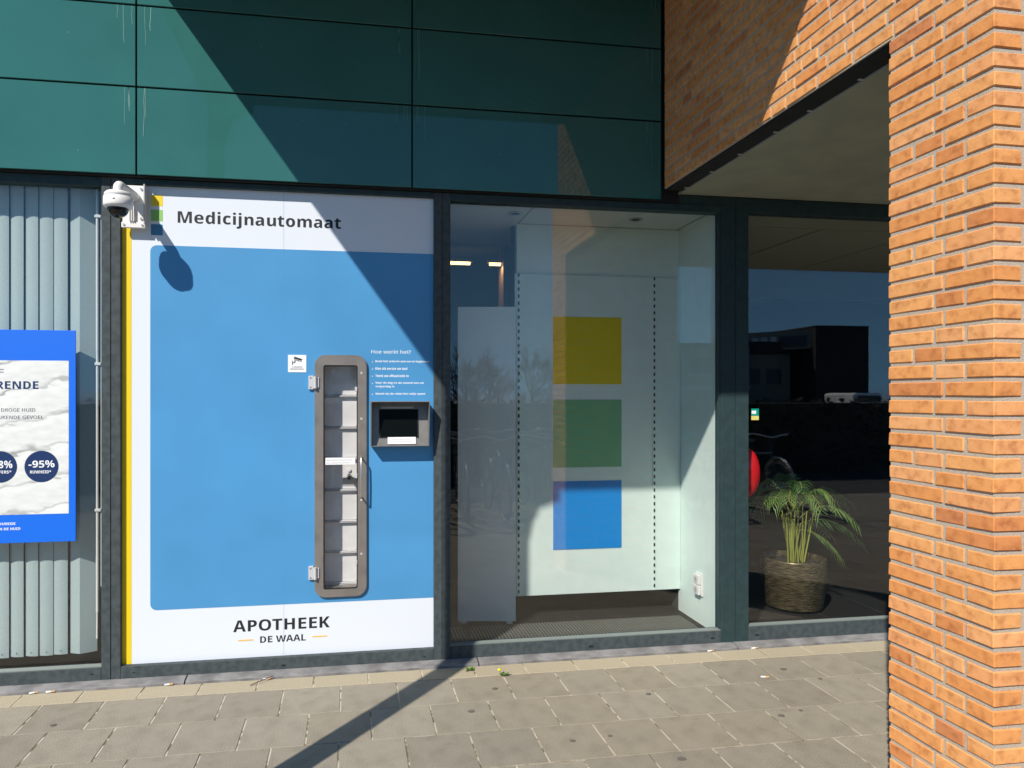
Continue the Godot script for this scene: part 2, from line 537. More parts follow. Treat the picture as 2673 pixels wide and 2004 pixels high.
# ---------------------------------------------------------------- brick wall, pillar and soffit
func brick_wall() -> void:
	var w := thing("brick_wall", "orange brick pillar and the brick beam that runs from it to the facade", "brick wall")
	var X := 1.87
	var zc := F - 1.80           # front corner
	var zb := F - 2.213          # back of the pillar
	var c := 0.0573              # course
	var base := 2.8185
	var hb := 0.0443             # brick height
	var jt := 0.0112
	# mortar: pillar core, beam core and the wall above the passage, a little behind the brick faces
	var core := MB.new()
	core.box(Vector3(X + 0.0048, -0.05, zb + 0.0048), Vector3(X + 1.065, 2.812, zc - 0.0048))
	core.box(Vector3(X + 0.0048, 2.8125, 0.05), Vector3(X + 0.12, 4.6, zc - 0.0048))
	core.box(Vector3(X + 0.1205, 2.8125, zc - 0.12), Vector3(5.6, 4.6, zc - 0.0048))
	part("mortar", core.done(), M.mortar, w)
	var list := []               # [a, b, tone]
	var kinds := [[0.0, 0.105, 0.224, 0.4135], [0.0, 0.1855, 0.4135], [0.0, 0.105, 0.224, 0.4135], [0.0, 0.1855, 0.4135], [0.0, 0.105, 0.224, 0.4135], [0.0, 0.1855, 0.309, 0.4135]]
	for k in range(-50, 32):
		var y0 := base + k * c
		if y0 < -0.06 or y0 > 4.55:
			continue
		var kk := posmod(k + 1, 6)
		var cuts: Array = kinds[kk].duplicate()
		var corner_depth: float = cuts[1] - jt
		var corner_width := 0.196 if corner_depth < 0.12 else 0.0965
		if k >= 0:
			# the beam: goes on to the facade in wild bond
			cuts.pop_back()
			var z: float = cuts[-1]
			var run := 0
			while z < zc - 0.052:
				var long := rng.randf() < 0.62
				if run >= 3:
					long = false
				run = run + 1 if long else 0
				z += (0.2055 if long else 0.106) + rng.randf_range(-0.003, 0.003)
				cuts.append(minf(z, zc - 0.045))
			if cuts[-1] - cuts[-2] < 0.05:
				cuts.remove_at(cuts.size() - 2)
		for i in cuts.size() - 1:
			var z1: float = zc - cuts[i]
			var z0: float = zc - cuts[i + 1] + (jt if i < cuts.size() - 2 or k >= 0 else 0.0)
			var xw := 0.1 if i > 0 else corner_width
			list.append([Vector3(X, y0, z0), Vector3(X + xw, y0 + hb, z1)])
		# the face towards the street
		var x := X + corner_width + jt
		var right := X + 1.07 if k < 0 else 3.3
		var odd := k % 2 == 0
		while x < right - 0.05:
			var l := 0.196 if (odd or rng.randf() < 0.6) else 0.0965
			odd = not odd
			var xe := minf(x + l, right)
			list.append([Vector3(x, y0, zc - 0.1), Vector3(xe, y0 + hb, zc)])
			x = xe + jt
	# the face towards the facade, seen only in the glass
	for k in range(-49, 0):
		var x := X + 0.1 + jt + (0.103 if k % 2 == 0 else 0.0)
		while x < X + 1.02:
			var xe := minf(x + 0.196, X + 1.07)
			list.append([Vector3(x, base + k * c, zb), Vector3(xe, base + k * c + hb, zb + 0.1)])
			x = xe + jt
	var eye := Vector3(0, 1.56, F)
	var order := []
	for i in list.size():
		var m: Vector3 = (list[i][0] + list[i][1]) * 0.5
		var dist := (Vector3(list[i][0].x, m.y, m.z) - eye).length()
		var out := 0.0
		if list[i][0].x > X + 0.11:
			out += 3.0 + (9.0 if m.z < zb + 0.06 else 0.0)           # only the foremost part of the street face comes into view
		if m.y > 1.56 + (F - m.z) * 0.62 + 1.06:
			out += 1.5
		order.append([dist + out, i])
	order.sort_custom(func(a, b): return a[0] < b[0])
	var shapes := {}
	var rest := []
	for t in M.brick.size():
		rest.append(MB.new())
	for n in order.size():
		var b = list[order[n][1]]
		var r := rng.randf()
		var tone := 0 if r < 0.26 else 1 if r < 0.48 else 2 if r < 0.65 else 3 if r < 0.80 else 5 if r < 0.90 else 4 if r < 0.975 else 6
		var jog := Vector3(rng.randf_range(-0.0012, 0.0016), rng.randf_range(-0.001, 0.001), 0)
		if n < 300:
			var size: Vector3 = b[1] - b[0]
			var key := [roundi(size.x * 250), roundi(size.z * 250), rng.randi() % 3]
			if not shapes.has(key):
				var m := MB.new()
				m.chamfer(-size * 0.5, size * 0.5, 0.0028, 0.0011, rng)
				shapes[key] = m.done()
			var o := part("brick", shapes[key], M.brick[tone], w)
			o.position = (b[0] + b[1]) * 0.5 + jog
		else:
			rest[tone].chamfer(b[0] + jog, b[1] + jog, 0.0028)
	var am := ArrayMesh.new()
	for t in rest.size():
		rest[t].st.generate_normals()
		rest[t].st.commit(am)
		am.surface_set_material(t, M.brick[t])
	part("far_bricks", am, null, w).set_meta("kind", "stuff")
	# the steel angle that carries the beam
	part("lintel", bx(Vector3(X + 0.012, 2.803, 0.06), Vector3(X + 0.112, 2.8118, zb - 0.002)), M.black, w)

	var s := thing("passage_soffit", "pale grey soffit over the passage behind the brick pillar", "soffit")
	part("board", bx(Vector3(1.992, 2.80, 0.002), Vector3(5.6, 2.8105, zc - 0.125)), M.soffit, s)
	part("edge_trim", bx(Vector3(1.9835, 2.797, 0.004), Vector3(1.9915, 2.809, zc - 0.13)), M.alu_light, s)
	for z in [0.131, 0.434, 0.72, 1.03, 1.28, 1.59]:
		part("clip", bx(Vector3(1.962, 2.799, z - 0.006), Vector3(1.983, 2.8025, z + 0.006)), M.camera_grey, s)
	# what stands above the passage
	var up := thing("upper_storey", "building storey above the passage, closed and dark", "building")
	part("wall", bx(Vector3(1.995, 2.813, -0.3), Vector3(5.6, 4.6, zc - 0.125)), M.dark_wall, up)

# ---------------------------------------------------------------- canopy and its post
func canopy() -> void:
	var c := thing("canopy", "flat canopy above the green panels, its pale underside at the top edge", "canopy")
	part("underside", bx(Vector3(-1.16, 3.97, 0.014), Vector3(1.866, 3.985, 2.07)), M.canopy, c)
	part("deck", bx(Vector3(-1.158, 3.9855, 0.014), Vector3(1.866, 4.27, 2.068)), M.canopy_edge, c)
	part("edge_trim", bx(Vector3(-1.172, 3.972, 0.014), Vector3(-1.161, 4.30, 2.082)), M.canopy_edge, c)
	part("edge_trim", bx(Vector3(-1.1605, 3.972, 2.071), Vector3(1.866, 4.30, 2.082)), M.canopy_edge, c)
	var p := thing("canopy_post", "round grey steel post that carries the outer corner of the canopy", "post", Vector3(-1.10, 0, 2.07))
	part("shaft", cyl(Vector3(0, -0.06, 0), Vector3(0, 3.969, 0), 0.07, 28), M.post, p)
	var br := MB.new()
	var o := [Vector2(0.06, 3.60), Vector2(0.09, 3.66), Vector2(0.11, 3.76), Vector2(0.16, 3.86), Vector2(0.30, 3.90), Vector2(0.30, 3.968), Vector2(0.06, 3.968)]
	br.slab(o, -0.012, 0.012)
	part("bracket", br.done(), M.post, p)

# ---------------------------------------------------------------- facade
func window_frame(o: Node3D, members: Array, m: Material) -> void:
	for b in members:
		var dusty: bool = b[0] == "bottom_rail" or (b[0] == "stile" and b[1] < 0.6)
		part(b[0], bx(Vector3(b[1], b[2], -0.075), Vector3(b[3], b[4], b[5] if b.size() > 5 else 0.0), 0.002), M.alu_dusty if dusty else m, o)

func panes(o: Node3D, x0: float, y0: float, x1: float, y1: float) -> void:
	part("pane", bx(Vector3(x0, y0, -0.036), Vector3(x1, y1, -0.030)), M.glass, o)
	part("pane", bx(Vector3(x0, y0, -0.058), Vector3(x1, y1, -0.052)), M.glass, o)

func bead(o: Node3D, x0: float, x1: float, y: float) -> void:
	# the sloping glazing bead that catches the light at the foot of the glass
	var m := MB.new()
	var a := [Vector3(x0, y, -0.004), Vector3(x0, y + 0.004, -0.004), Vector3(x0, y + 0.012, -0.0295), Vector3(x0, y, -0.0295)]
	var b := []
	for p in a:
		b.append(Vector3(x1, p.y, p.z))
	var c := Vector3((x0 + x1) * 0.5, y + 0.003, -0.018)
	m.poly(a, c)
	m.poly(b, c)
	for i in 4:
		m.poly([a[i], a[(i + 1) % 4], b[(i + 1) % 4], b[i]], c)
	part("glazing_bead", m.done(), M.alu_bead, o)

func weep(o: Node3D, x: float, y: float, w := 0.020, h := 0.007, m: Material = null) -> void:
	part("drain_slot", bx(Vector3(x - w / 2, y - h / 2, 0.0), Vector3(x + w / 2, y + h / 2, 0.0022)), m if m else M.rubber, o)

func facade() -> void:
	M.alu_bead = mat(lin(0.17, 0.20, 0.19), 0.45)
	# backing wall behind the cladding
	var wall := thing("facade_wall", "black backing wall in the joints of the green cladding", "wall")
	part("wall", bx(Vector3(-6, 2.7445, -0.30), Vector3(1.85, 4.6, 0.030)), M.black, wall)
	part("wall", bx(Vector3(1.8505, 2.8115, -0.30), Vector3(1.99, 4.6, 0.012)), M.black, wall)
	part("flashing", bx(Vector3(1.8505, 2.7445, -0.20), Vector3(1.9895, 2.811, 0.004)), M.rubber, wall)
	var cl := thing("green_cladding", "glossy dark green glass cladding panels above the windows", "cladding")
	var xs := [-5.58, -4.102, -2.621, -1.141, 0.3427, 1.853]
	var ys := [2.750, 3.220, 3.659, 4.097, 4.57]
	for j in 4:
		for i in 5:
			var k := bx(Vector3(xs[i] + 0.0045, ys[j] + (0.005 if j > 0 else 0.0), 0.038), Vector3(xs[i + 1] - (0.0045 if i < 4 else 0.002), ys[j + 1] - 0.005, 0.050 + rng.randf_range(-0.0006, 0.0006)), 0.0015)
			var p := part("panel", k, M.cladding, cl)
			if j < 3 and i > 1:
				# dried drips below the joints and a few specks
				var dr := MB.new()
				for q in 5:
					var x: float = xs[i + (1 if q < 3 else 0)] + (-1.0 if q < 3 else 1.0) * rng.randf_range(0.015, 0.10)
					var y: float = ys[j + 1] - 0.006
					var wd := rng.randf_range(0.0010, 0.0022)
					var ln := rng.randf_range(0.05, 0.30)
					for g in 4:
						var x2 := x + rng.randf_range(-0.004, 0.004)
						dr.facing2([Vector3(x - wd, y, 0.0510), Vector3(x + wd, y, 0.0510), Vector3(x2 + wd * 0.8, y - ln / 4, 0.0510), Vector3(x2 - wd * 0.8, y - ln / 4, 0.0510)], Vector3(0, 0, 1), -1)
						x = x2
						y -= ln / 4
				for q in 2:
					var c := Vector3(rng.randf_range(xs[i] + 0.1, xs[i + 1] - 0.1), rng.randf_range(ys[j] + 0.05, ys[j + 1] - 0.05), 0.0510)
					dr.facing2([c + Vector3(-0.004, 0, 0), c + Vector3(0, 0.003, 0), c + Vector3(0.004, 0, 0), c + Vector3(0, -0.004, 0)], Vector3(0, 0, 1), -1)
				part("drip_marks", dr.done(), M.drip, p).set_meta("kind", "stuff")
	# left window
	var lw := thing("left_window", "grey aluminium window with vertical blinds and a blue poster, left of the dispenser", "window")
	window_frame(lw, [["stile", -1.333, 0.0215, -1.2865, 2.742], ["head", -3.3, 2.692, -1.3335, 2.742], ["bottom_rail", -3.3, 0.0215, -1.3335, 0.092], ["stile", -3.36, 0.0215, -3.3005, 2.742]], M.alu)
	bead(lw, -3.2995, -1.3335, 0.0922)
	panes(lw, -3.31, 0.088, -1.325, 2.70)
	weep(lw, -1.379, 0.058, 0.014, 0.004)
	weep(lw, -1.95, 0.055)
	part("gasket", bx(Vector3(-1.2863, 0.022, -0.05), Vector3(-1.2837, 2.742, -0.006)), M.rubber, lw)
	# frame of the dispenser panel
	var pf := thing("dispenser_frame", "grey aluminium frame around the printed dispenser panel", "frame")
	window_frame(pf, [["stile", -1.2835, 0.0215, -1.236, 2.742], ["head", -1.2355, 2.712, 0.4735, 2.742], ["bottom_rail", -1.2355, 0.0215, 0.4735, 0.090], ["stile", 0.474, 0.0215, 0.5215, 2.742]], M.alu)
	weep(pf, -0.377, 0.046, 0.021, 0.008)
	weep(pf, -1.168, 0.054, 0.014, 0.003)
	weep(pf, 0.418, 0.048, 0.014, 0.003)
	part("gasket", bx(Vector3(0.5217, 0.022, -0.05), Vector3(0.5233, 2.742, -0.0025)), M.rubber, pf)
	# display window
	var dw := thing("display_window", "large shop window onto the white niche with three coloured squares", "window")
	window_frame(dw, [["stile", 0.5235, 0.0215, 0.571, 2.742], ["head", 0.5715, 2.698, 2.2695, 2.742], ["bottom_rail", 0.5715, 0.0215, 2.2695, 0.098], ["stile", 2.27, 0.0215, 2.366, 2.742]], M.alu)
	part("glazing_bead", bx(Vector3(2.258, 0.11, -0.0295), Vector3(2.2695, 2.6975, -0.006)), M.alu, dw)
	bead(dw, 0.5715, 2.2695, 0.0982)
	panes(dw, 0.565, 0.094, 2.275, 2.705)
	weep(dw, 0.629, 0.046, 0.018, 0.005)
	weep(dw, 1.425, 0.049, 0.026, 0.010, M.rubber)
	weep(dw, 2.214, 0.055, 0.024, 0.008)
	part("gasket", bx(Vector3(2.3662, 0.022, -0.05), Vector3(2.3688, 2.742, -0.004)), M.rubber, dw)
	# right window
	var rw := thing("right_window", "dark window with a potted palm behind it, beside the brick pillar", "window")
	window_frame(rw, [["stile", 2.369, 0.0215, 2.456, 2.798], ["head", 2.4565, 2.707, 5.4, 2.798], ["bottom_rail", 2.4565, 0.0215, 5.4, 0.113], ["stile", 5.4005, 0.0215, 5.5, 2.798]], M.alu)
	part("head_cover", bx(Vector3(1.9905, 2.7425, -0.075), Vector3(2.3685, 2.798, -0.001)), M.alu, rw)
	bead(rw, 2.4565, 5.4, 0.1132)
	panes(rw, 2.45, 0.108, 5.41, 2.715)
	weep(rw, 2.513, 0.059, 0.026, 0.008)

# ---------------------------------------------------------------- the rooms behind
func interior() -> void:
	var r := Node3D.new()
	r.name = "shop_interior"
	add_child(r)
	setting(r)
	part("floor", bx(Vector3(-3.6, -0.05, -8.0), Vector3(6.0, 0.048, -0.121)), M.floor_dark, r)
	part("back_wall", bx(Vector3(-3.6, 0.049, -8.0), Vector3(6.0, 2.86, -7.85)), M.dark_wall, r)
	part("side_wall", bx(Vector3(-3.6, 0.049, -7.849), Vector3(-3.45, 2.86, -0.08)), M.dark_wall, r)
	part("side_wall", bx(Vector3(5.85, 0.049, -7.849), Vector3(6.0, 2.86, -0.08)), M.dark_wall, r)
	part("ceiling", bx(Vector3(-3.6, 2.861, -8.0), Vector3(6.0, 3.0, -0.301)), M.room_ceiling, r)
	# joints between the large floor tiles
	for i in 7:
		part("floor_joint", bx(Vector3(2.75 + i * 0.45, 0.0481, -3.4), Vector3(2.754 + i * 0.45, 0.0495, -0.13)), M.dark_wall, r)
	# the wall between the blinds and the dispenser, and the back of the dispenser
	part("partition", bx(Vector3(-1.27, 0.049, -2.2), Vector3(-1.20, 2.86, -0.08)), M.dark_wall, r)
	part("partition", bx(Vector3(0.40, 0.049, -2.2), Vector3(0.50, 2.86, -0.08)), M.dark_wall, r)

	var n := thing("display_niche", "white display niche with panelled back wall behind the shop window", "display niche")
	# back: upper bulkhead and lower panel that stops above the floor
	part("bulkhead", bx(Vector3(1.105, 2.387, -0.64), Vector3(2.2775, 2.86, -0.582)), M.wall_white, n)
	part("back_panel", bx(Vector3(1.09, 0.205, -0.60), Vector3(2.2775, 2.3845, -0.57)), M.wall_white, n)
	part("side_panel", bx(Vector3(1.09, 0.205, -0.70), Vector3(1.1095, 2.86, -0.641)), M.dark_wall, n)
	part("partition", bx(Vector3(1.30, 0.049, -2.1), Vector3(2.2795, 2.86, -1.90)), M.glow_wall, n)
	part("right_wall", bx(Vector3(2.28, 0.049, -0.60), Vector3(2.455, 2.86, -0.076)), M.wall_white, n)
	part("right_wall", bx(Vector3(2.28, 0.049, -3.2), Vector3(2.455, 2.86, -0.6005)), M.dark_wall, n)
	# ceiling of the niche, with its shadow grooves
	part("ceiling", bx(Vector3(0.5, 2.722, -1.25), Vector3(2.2795, 2.74, -0.076)), M.ceiling, n)
	part("ceiling_groove", bx(Vector3(0.56, 2.7205, -0.115), Vector3(2.2, 2.7215, -0.085)), M.ceiling_line, n)
	part("ceiling_groove", bx(Vector3(1.105, 2.7195, -0.569), Vector3(1.112, 2.7214, -0.16)), M.ceiling_line, n)
	part("ceiling_groove", bx(Vector3(2.243, 2.7195, -0.569), Vector3(2.253, 2.7214, -0.09)), M.ceiling_line, n)
	part("ceiling_groove", bx(Vector3(1.11, 2.7190, -0.5695), Vector3(2.2795, 2.7212, -0.5635)), M.ceiling_line, n)
	for p in [Vector2(1.03, -0.30), Vector2(1.85, -0.33)]:
		var m := MB.new()
		m.lathe([Vector2(0.028, 0.0), Vector2(0.045, -0.004), Vector2(0.045, 0.004), Vector2(0.028, 0.004)], Vector3(p.x, 2.716, p.y), 24)
		var ring := part("downlight", m.done(), M.camera_grey, n)
		part("lamp_recess", cyl(Vector3(p.x, 2.7175, p.y), Vector3(p.x, 2.7205, p.y), 0.0275, 20), M.rubber, ring)
	# shelf uprights with their slots
	for x in [1.115, 2.085]:
		var u := part("shelf_upright", bx(Vector3(x - 0.011, 0.206, -0.5695), Vector3(x + 0.011, 2.38, -0.5655)), M.wall_white, n)
		var slots := MB.new()
		for i in 46:
			var y := 0.225 + i * 0.0475
			slots.box(Vector3(x - 0.0058, y, -0.5652), Vector3(x + 0.0058, y + 0.023, -0.5648))
		part("slots", slots.done(), M.rubber, u).set_meta("kind", "stuff")
	# ribbed mat inside the glass
	var mt := thing("ribbed_mat", "grey ribbed entrance mat on the floor just inside the shop window", "mat", Vector3(0, 0, 0))
	part("base", bx(Vector3(0.62, 0.0485, -0.46), Vector3(2.225, 0.052, -0.13)), M.floor_dark, mt)
	var ribs := MB.new()
	for i in 76:
		var x := 0.63 + i * 0.021
		ribs.box(Vector3(x, 0.0522, -0.455), Vector3(x + 0.012, 0.057, -0.135))
	part("ribs", ribs.done(), M.mat_ribbed, mt).set_meta("kind", "stuff")
	# lit strips far back in the shop
	for k in [[0.80, 1.015], [1.187, 1.285]]:
		var l := thing("strip_light", "warm lit strip light in the dark shop, %s" % ("the longer one nearest the window edge" if k[0] < 1.0 else "the shorter one beside the white panel"), "light", Vector3(0, 0, 0), "strip lights in the shop")
		part("housing", bx(Vector3(k[0] - 0.02, 2.716, -1.97), Vector3(k[1] + 0.02, 2.745, -1.93)), M.camera_white, l)
		part("tube", bx(Vector3(k[0], 2.694, -1.965), Vector3(k[1], 2.7155, -1.935)), M.led, l)
		part("hanger", bx(Vector3(k[0] + 0.1, 2.7455, -1.955), Vector3(k[0] + 0.105, 2.861, -1.945)), M.camera_grey, l)
		var li := AreaLight3D.new()
		li.name = "glow"
		li.area_size = Vector2(k[1] - k[0], 0.02)
		li.light_energy = 0.06
		li.light_color = Color(1.0, 0.80, 0.55)
		li.area_range = 8.0
		li.shadow_enabled = true
		li.position = Vector3((k[0] + k[1]) * 0.5, 2.692, -1.95)
		li.rotation.x = -PI / 2
		l.add_child(li)

# ---------------------------------------------------------------- the medicine dispenser
func dispenser() -> void:
	var zf := -0.030
	var d := thing("medicine_dispenser", "blue and white printed dispenser panel with a steel hatch of small lockers", "medicine dispenser")
	# board, left open where the hatch goes in
	var ox0 := -0.163
	var ox1 := 0.044
	var oy0 := 0.448
	var oy1 := 1.742
	var b := MB.new()
	for q in [[-1.237, 0.088, ox0, 2.714], [ox1, 0.088, 0.4755, 2.714], [ox0, 0.088, ox1, oy0], [ox0, oy1, ox1, 2.714]]:
		b.box(Vector3(q[0], q[1], zf - 0.006), Vector3(q[2], q[3], zf))
	part("board", b.done(), M.white, d)
	var f := MB.new()
	f.slab(round_rect(-1.091, 0.379, ox0, 2.388, [0.035, 0, 0, 0.035]), zf, zf + 0.0008)
	f.slab(round_rect(ox1, 0.379, 0.4745, 2.388, [0, 0, 0, 0], 1), zf, zf + 0.0008)
	f.slab(round_rect(ox0, 0.379, ox1, oy0, [0, 0, 0, 0], 1), zf, zf + 0.0008)
	f.slab(round_rect(ox0, oy1, ox1, 2.388, [0, 0, 0, 0], 1), zf, zf + 0.0008)
	part("blue_field", f.done(), M.blue, d)
	part("seam", bx(Vector3(-0.378, 0.095, zf), Vector3(-0.3773, 2.71, zf + 0.0010)), tint(M.blue, lin(0.07, 0.27, 0.56)), d)
	part("yellow_stripe", bx(Vector3(-1.2362, 0.0915, zf), Vector3(-1.188, 2.7115, zf + 0.0009)), M.yellow, d)
	for s in [[2.604, 2.663, M.yellow], [2.521, 2.583, M.green], [2.443, 2.503, M.deepblue]]:
		var q := MB.new()
		q.slab(round_rect(-1.088, s[0], -1.026, s[1], [0.003, 0.003, 0.003, 0.003], 3), zf, zf + 0.0009)
		part("logo_square", q.done(), s[2], d)
	var zt := zf + 0.0010
	words("lettering", "Medicijnautomaat", -0.948, 2.495, 0.889, 0.090, zf, M.ink, d, 700)
	words("lettering", "APOTHEEK", -0.653, 0.236, 0.531, 0.064, zf, M.ink, d, 700)
	words("lettering", "DE WAAL", -0.507, 0.168, 0.251, 0.037, zf, M.ink, d, 700)
	for x in [-0.626, -0.219]:
		part("dash", bx(Vector3(x, 0.184, zf), Vector3(x + 0.082, 0.191, zf + 0.0009)), M.gold_dash, d)
	words("lettering", "Hoe werkt het?", 0.114, 1.803, 0.228, 0.022, zf + 0.0008, M.whiteink, d, 400)
	var lines := [["Raak het scherm aan om te beginnen", 1.7500, 0.311], ["Kies als eerste uw taal", 1.7095, 0.184], ["Toets uw afhaalcode in", 1.6675, 0.192], ["Voer de dag en de maand van uw", 1.6255, 0.281], ["verjaardag in", 1.6045, 0.109], ["Wacht tot de robot het vakje opent", 1.5620, 0.289]]
	for l in lines:
		words("lettering", l[0], 0.137, l[1], l[2], 0.0155, zf + 0.0008, M.whiteink, d, 700)
	for y in [1.755, 1.714, 1.672, 1.630, 1.567]:
		part("bullet", cyl(Vector3(0.120, y, zf), Vector3(0.120, y, zf + 0.0014), 0.0028, 12), M.whiteink, d)

	# the steel hatch
	var h := thing("locker_hatch", "tall steel hatch with rounded corners and seven small grey lockers behind its window", "hatch")
	var o := round_rect(-0.206, 0.410, 0.088, 1.792, [0.062, 0.062, 0.062, 0.062], 8)
	var o2 := round_rect(-0.203, 0.413, 0.085, 1.789, [0.059, 0.059, 0.059, 0.059], 8)
	var i := round_rect(-0.157, 0.456, 0.036, 1.734, [0.012, 0.012, 0.012, 0.012], 8)
	var fr := MB.new()
	fr.ring(o, i, zf + 0.001, zf + 0.016)
	fr.ring(o2, i, zf + 0.016, zf + 0.0185)
	part("frame", fr.done(), M.steel, h)
	var gk := MB.new()
	gk.ring(round_rect(-0.1565, 0.4565, 0.0355, 1.7335, [0.011, 0.011, 0.011, 0.011], 8), round_rect(-0.151, 0.462, 0.030, 1.728, [0.009, 0.009, 0.009, 0.009], 8), zf + 0.004, zf + 0.015)
	part("gasket", gk.done(), M.rubber, h)
	part("pane", bx(Vector3(-0.1505, 0.4625, zf + 0.006), Vector3(0.0295, 1.7275, zf + 0.009)), M.glass, h)
	var zc := -0.135
	var rv := MB.new()
	rv.box(Vector3(-0.1625, 0.4485, zc - 0.02), Vector3(-0.1585, 1.7415, zf - 0.0005))
	rv.box(Vector3(0.0375, 0.4485, zc - 0.02), Vector3(0.0435, 1.7415, zf - 0.0005))
	rv.box(Vector3(-0.158, 1.7365, zc - 0.02), Vector3(0.037, 1.7415, zf - 0.0005))
	rv.box(Vector3(-0.158, 0.4485, zc - 0.02), Vector3(0.037, 0.4535, zf - 0.0005))
	rv.box(Vector3(-0.158, 0.454, zc - 0.02), Vector3(0.037, 1.736, zc - 0.012))
	part("casing", rv.done(), M.steel, h)
	var ys := [1.738, 1.555, 1.370, 1.189, 1.004, 0.820, 0.641, 0.458]
	for k in 7:
		var door := MB.new()
		door.slab(round_rect(-0.154, ys[k + 1] + 0.010, 0.031, ys[k] - 0.006, [0.008, 0.008, 0.008, 0.008], 3), zc - 0.011, zc)
		var lock := part("locker_door", door.done(), M.compartment, h)
		part("lip", bx(Vector3(-0.157, ys[k + 1] + 0.003, zc - 0.010), Vector3(0.033, ys[k + 1] + 0.0075, zc + 0.013), 0.001), M.compartment, lock)
		part("shelf", bx(Vector3(-0.1575, ys[k + 1] - 0.0035, zc - 0.010), Vector3(0.0365, ys[k + 1] + 0.0005, zc + 0.020)), M.hinge, lock)
	# lock, notes and catches
	var lk := part("lock_plate", bx(Vector3(-0.050, 1.030, zc + 0.001), Vector3(0.027, 1.083, zc + 0.0035), 0.001), M.camera_grey, h)
	part("lock", cyl(Vector3(-0.013, 1.091, zc + 0.001), Vector3(-0.013, 1.091, zf + 0.022), 0.011, 20), M.bike_black, lk)
	part("key_cover", cyl(Vector3(-0.014, 1.124, zc + 0.001), Vector3(-0.014, 1.124, zc + 0.010), 0.0105, 20), M.camera_white, lk)
	var note := part("note", bx(Vector3(-0.146, 1.166, zf + 0.0092), Vector3(0.022, 1.206, zf + 0.0100)), M.whiteink, h)
	for y in [[1.192, 0.142], [1.176, 0.124]]:
		var tx := MB.new()
		var x := -0.138
		while x < -0.138 + y[1]:
			var wl := rng.randf_range(0.008, 0.02)
			tx.box(Vector3(x, y[0] - 0.002, zf + 0.0101), Vector3(x + wl, y[0] + 0.002, zf + 0.0105))
			x += wl + 0.004
		part("faded_print", tx.done(), M.camera_grey, note)
	for y in [1.597, 1.100, 0.604]:
		part("catch", bx(Vector3(0.020, y - 0.013, zf + 0.0187), Vector3(0.034, y + 0.013, zf + 0.026), 0.002), M.hinge, h)
	for y in [1.690, 1.428, 0.962, 0.654]:
		part("rivet", cyl(Vector3(0.0565, y, zf + 0.0180), Vector3(0.0565, y, zf + 0.0200), 0.0065, 18), M.hinge, h)
	var hd := MB.new()
	hd.tube([Vector3(0.055, 1.209, zf + 0.018), Vector3(0.055, 1.209, zf + 0.058), Vector3(0.055, 1.203, zf + 0.066), Vector3(0.055, 1.10, zf + 0.068), Vector3(0.055, 0.989, zf + 0.066), Vector3(0.055, 0.983, zf + 0.058), Vector3(0.055, 0.983, zf + 0.018)], [0.0048], 12)
	part("handle", hd.done(), M.steel_bright, h)
	for y in [1.635, 0.554]:
		var hg := MB.new()
		hg.chamfer(Vector3(-0.240, y - 0.040, zf + 0.001), Vector3(-0.212, y + 0.038, zf + 0.016), 0.002)
		var p := part("hinge", hg.done(), M.hinge, h)
		part("knuckle", cyl(Vector3(-0.202, y - 0.034, zf + 0.030), Vector3(-0.202, y + 0.034, zf + 0.030), 0.0095, 16), M.hinge, p)
		part("leaf", bx(Vector3(-0.213, y - 0.030, zf + 0.019), Vector3(-0.180, y + 0.030, zf + 0.026), 0.0015), M.hinge, p)
		for s in [-0.028, 0.026]:
			part("screw", cyl(Vector3(-0.228, y + s, zf + 0.0155), Vector3(-0.228, y + s, zf + 0.0175), 0.0045, 10), M.steel, p)

	# camera notice
	var st := thing("camera_notice", "small square white sticker with a surveillance camera pictogram, left of the hatch", "sticker")
	part("card", bx(Vector3(-0.354, 1.693, zf + 0.0009), Vector3(-0.253, 1.791, zf + 0.0024)), M.whiteink, st)
	var pg := MB.new()
	var zz := zf + 0.0025
	var tr := func(a: Array) -> Array:
		var q := []
		for v in a:
			q.append(Vector2(-0.354 + v[0] * 0.101, 1.693 + v[1] * 0.098))
		return q
	pg.slab(tr.call([[0.30, 0.80], [0.36, 0.90], [0.78, 0.76], [0.74, 0.66]]), zz, zz + 0.0004)
	pg.slab(tr.call([[0.33, 0.765], [0.34, 0.73], [0.60, 0.625], [0.66, 0.66]]), zz, zz + 0.0004)
	pg.slab(tr.call([[0.66, 0.645], [0.74, 0.63], [0.75, 0.60], [0.66, 0.60]]), zz, zz + 0.0004)
	pg.slab(tr.call([[0.36, 0.70], [0.42, 0.68], [0.40, 0.55], [0.28, 0.51], [0.28, 0.56], [0.35, 0.585]]), zz, zz + 0.0004)
	pg.slab(tr.call([[0.225, 0.42], [0.225, 0.66], [0.27, 0.66], [0.27, 0.42]]), zz, zz + 0.0004)
	part("pictogram", pg.done(), M.ink, st)
	words("lettering", "CAMERA", -0.331, 1.7185, 0.056, 0.008, zz, M.ink, st, 400)
	words("lettering", "BEWAKING", -0.340, 1.7065, 0.072, 0.008, zz, M.ink, st, 400)

	# the hooded terminal
	var t := thing("touch_terminal", "dark grey hooded touchscreen terminal on the blue panel, right of the hatch", "terminal")
	var z0 := zf + 0.0008
	var x0 := 0.108
	var x1 := 0.440
	var y0 := 1.272
	var y1 := 1.528
	var top := z0 + 0.122
	var low := z0 + 0.082
	# the face leans: deep under the hood at the top, close to the lips at the bottom
	var fz0 := z0 + 0.052        # at the bottom
	var fz1 := z0 + 0.012        # at the top
	var body := MB.new()
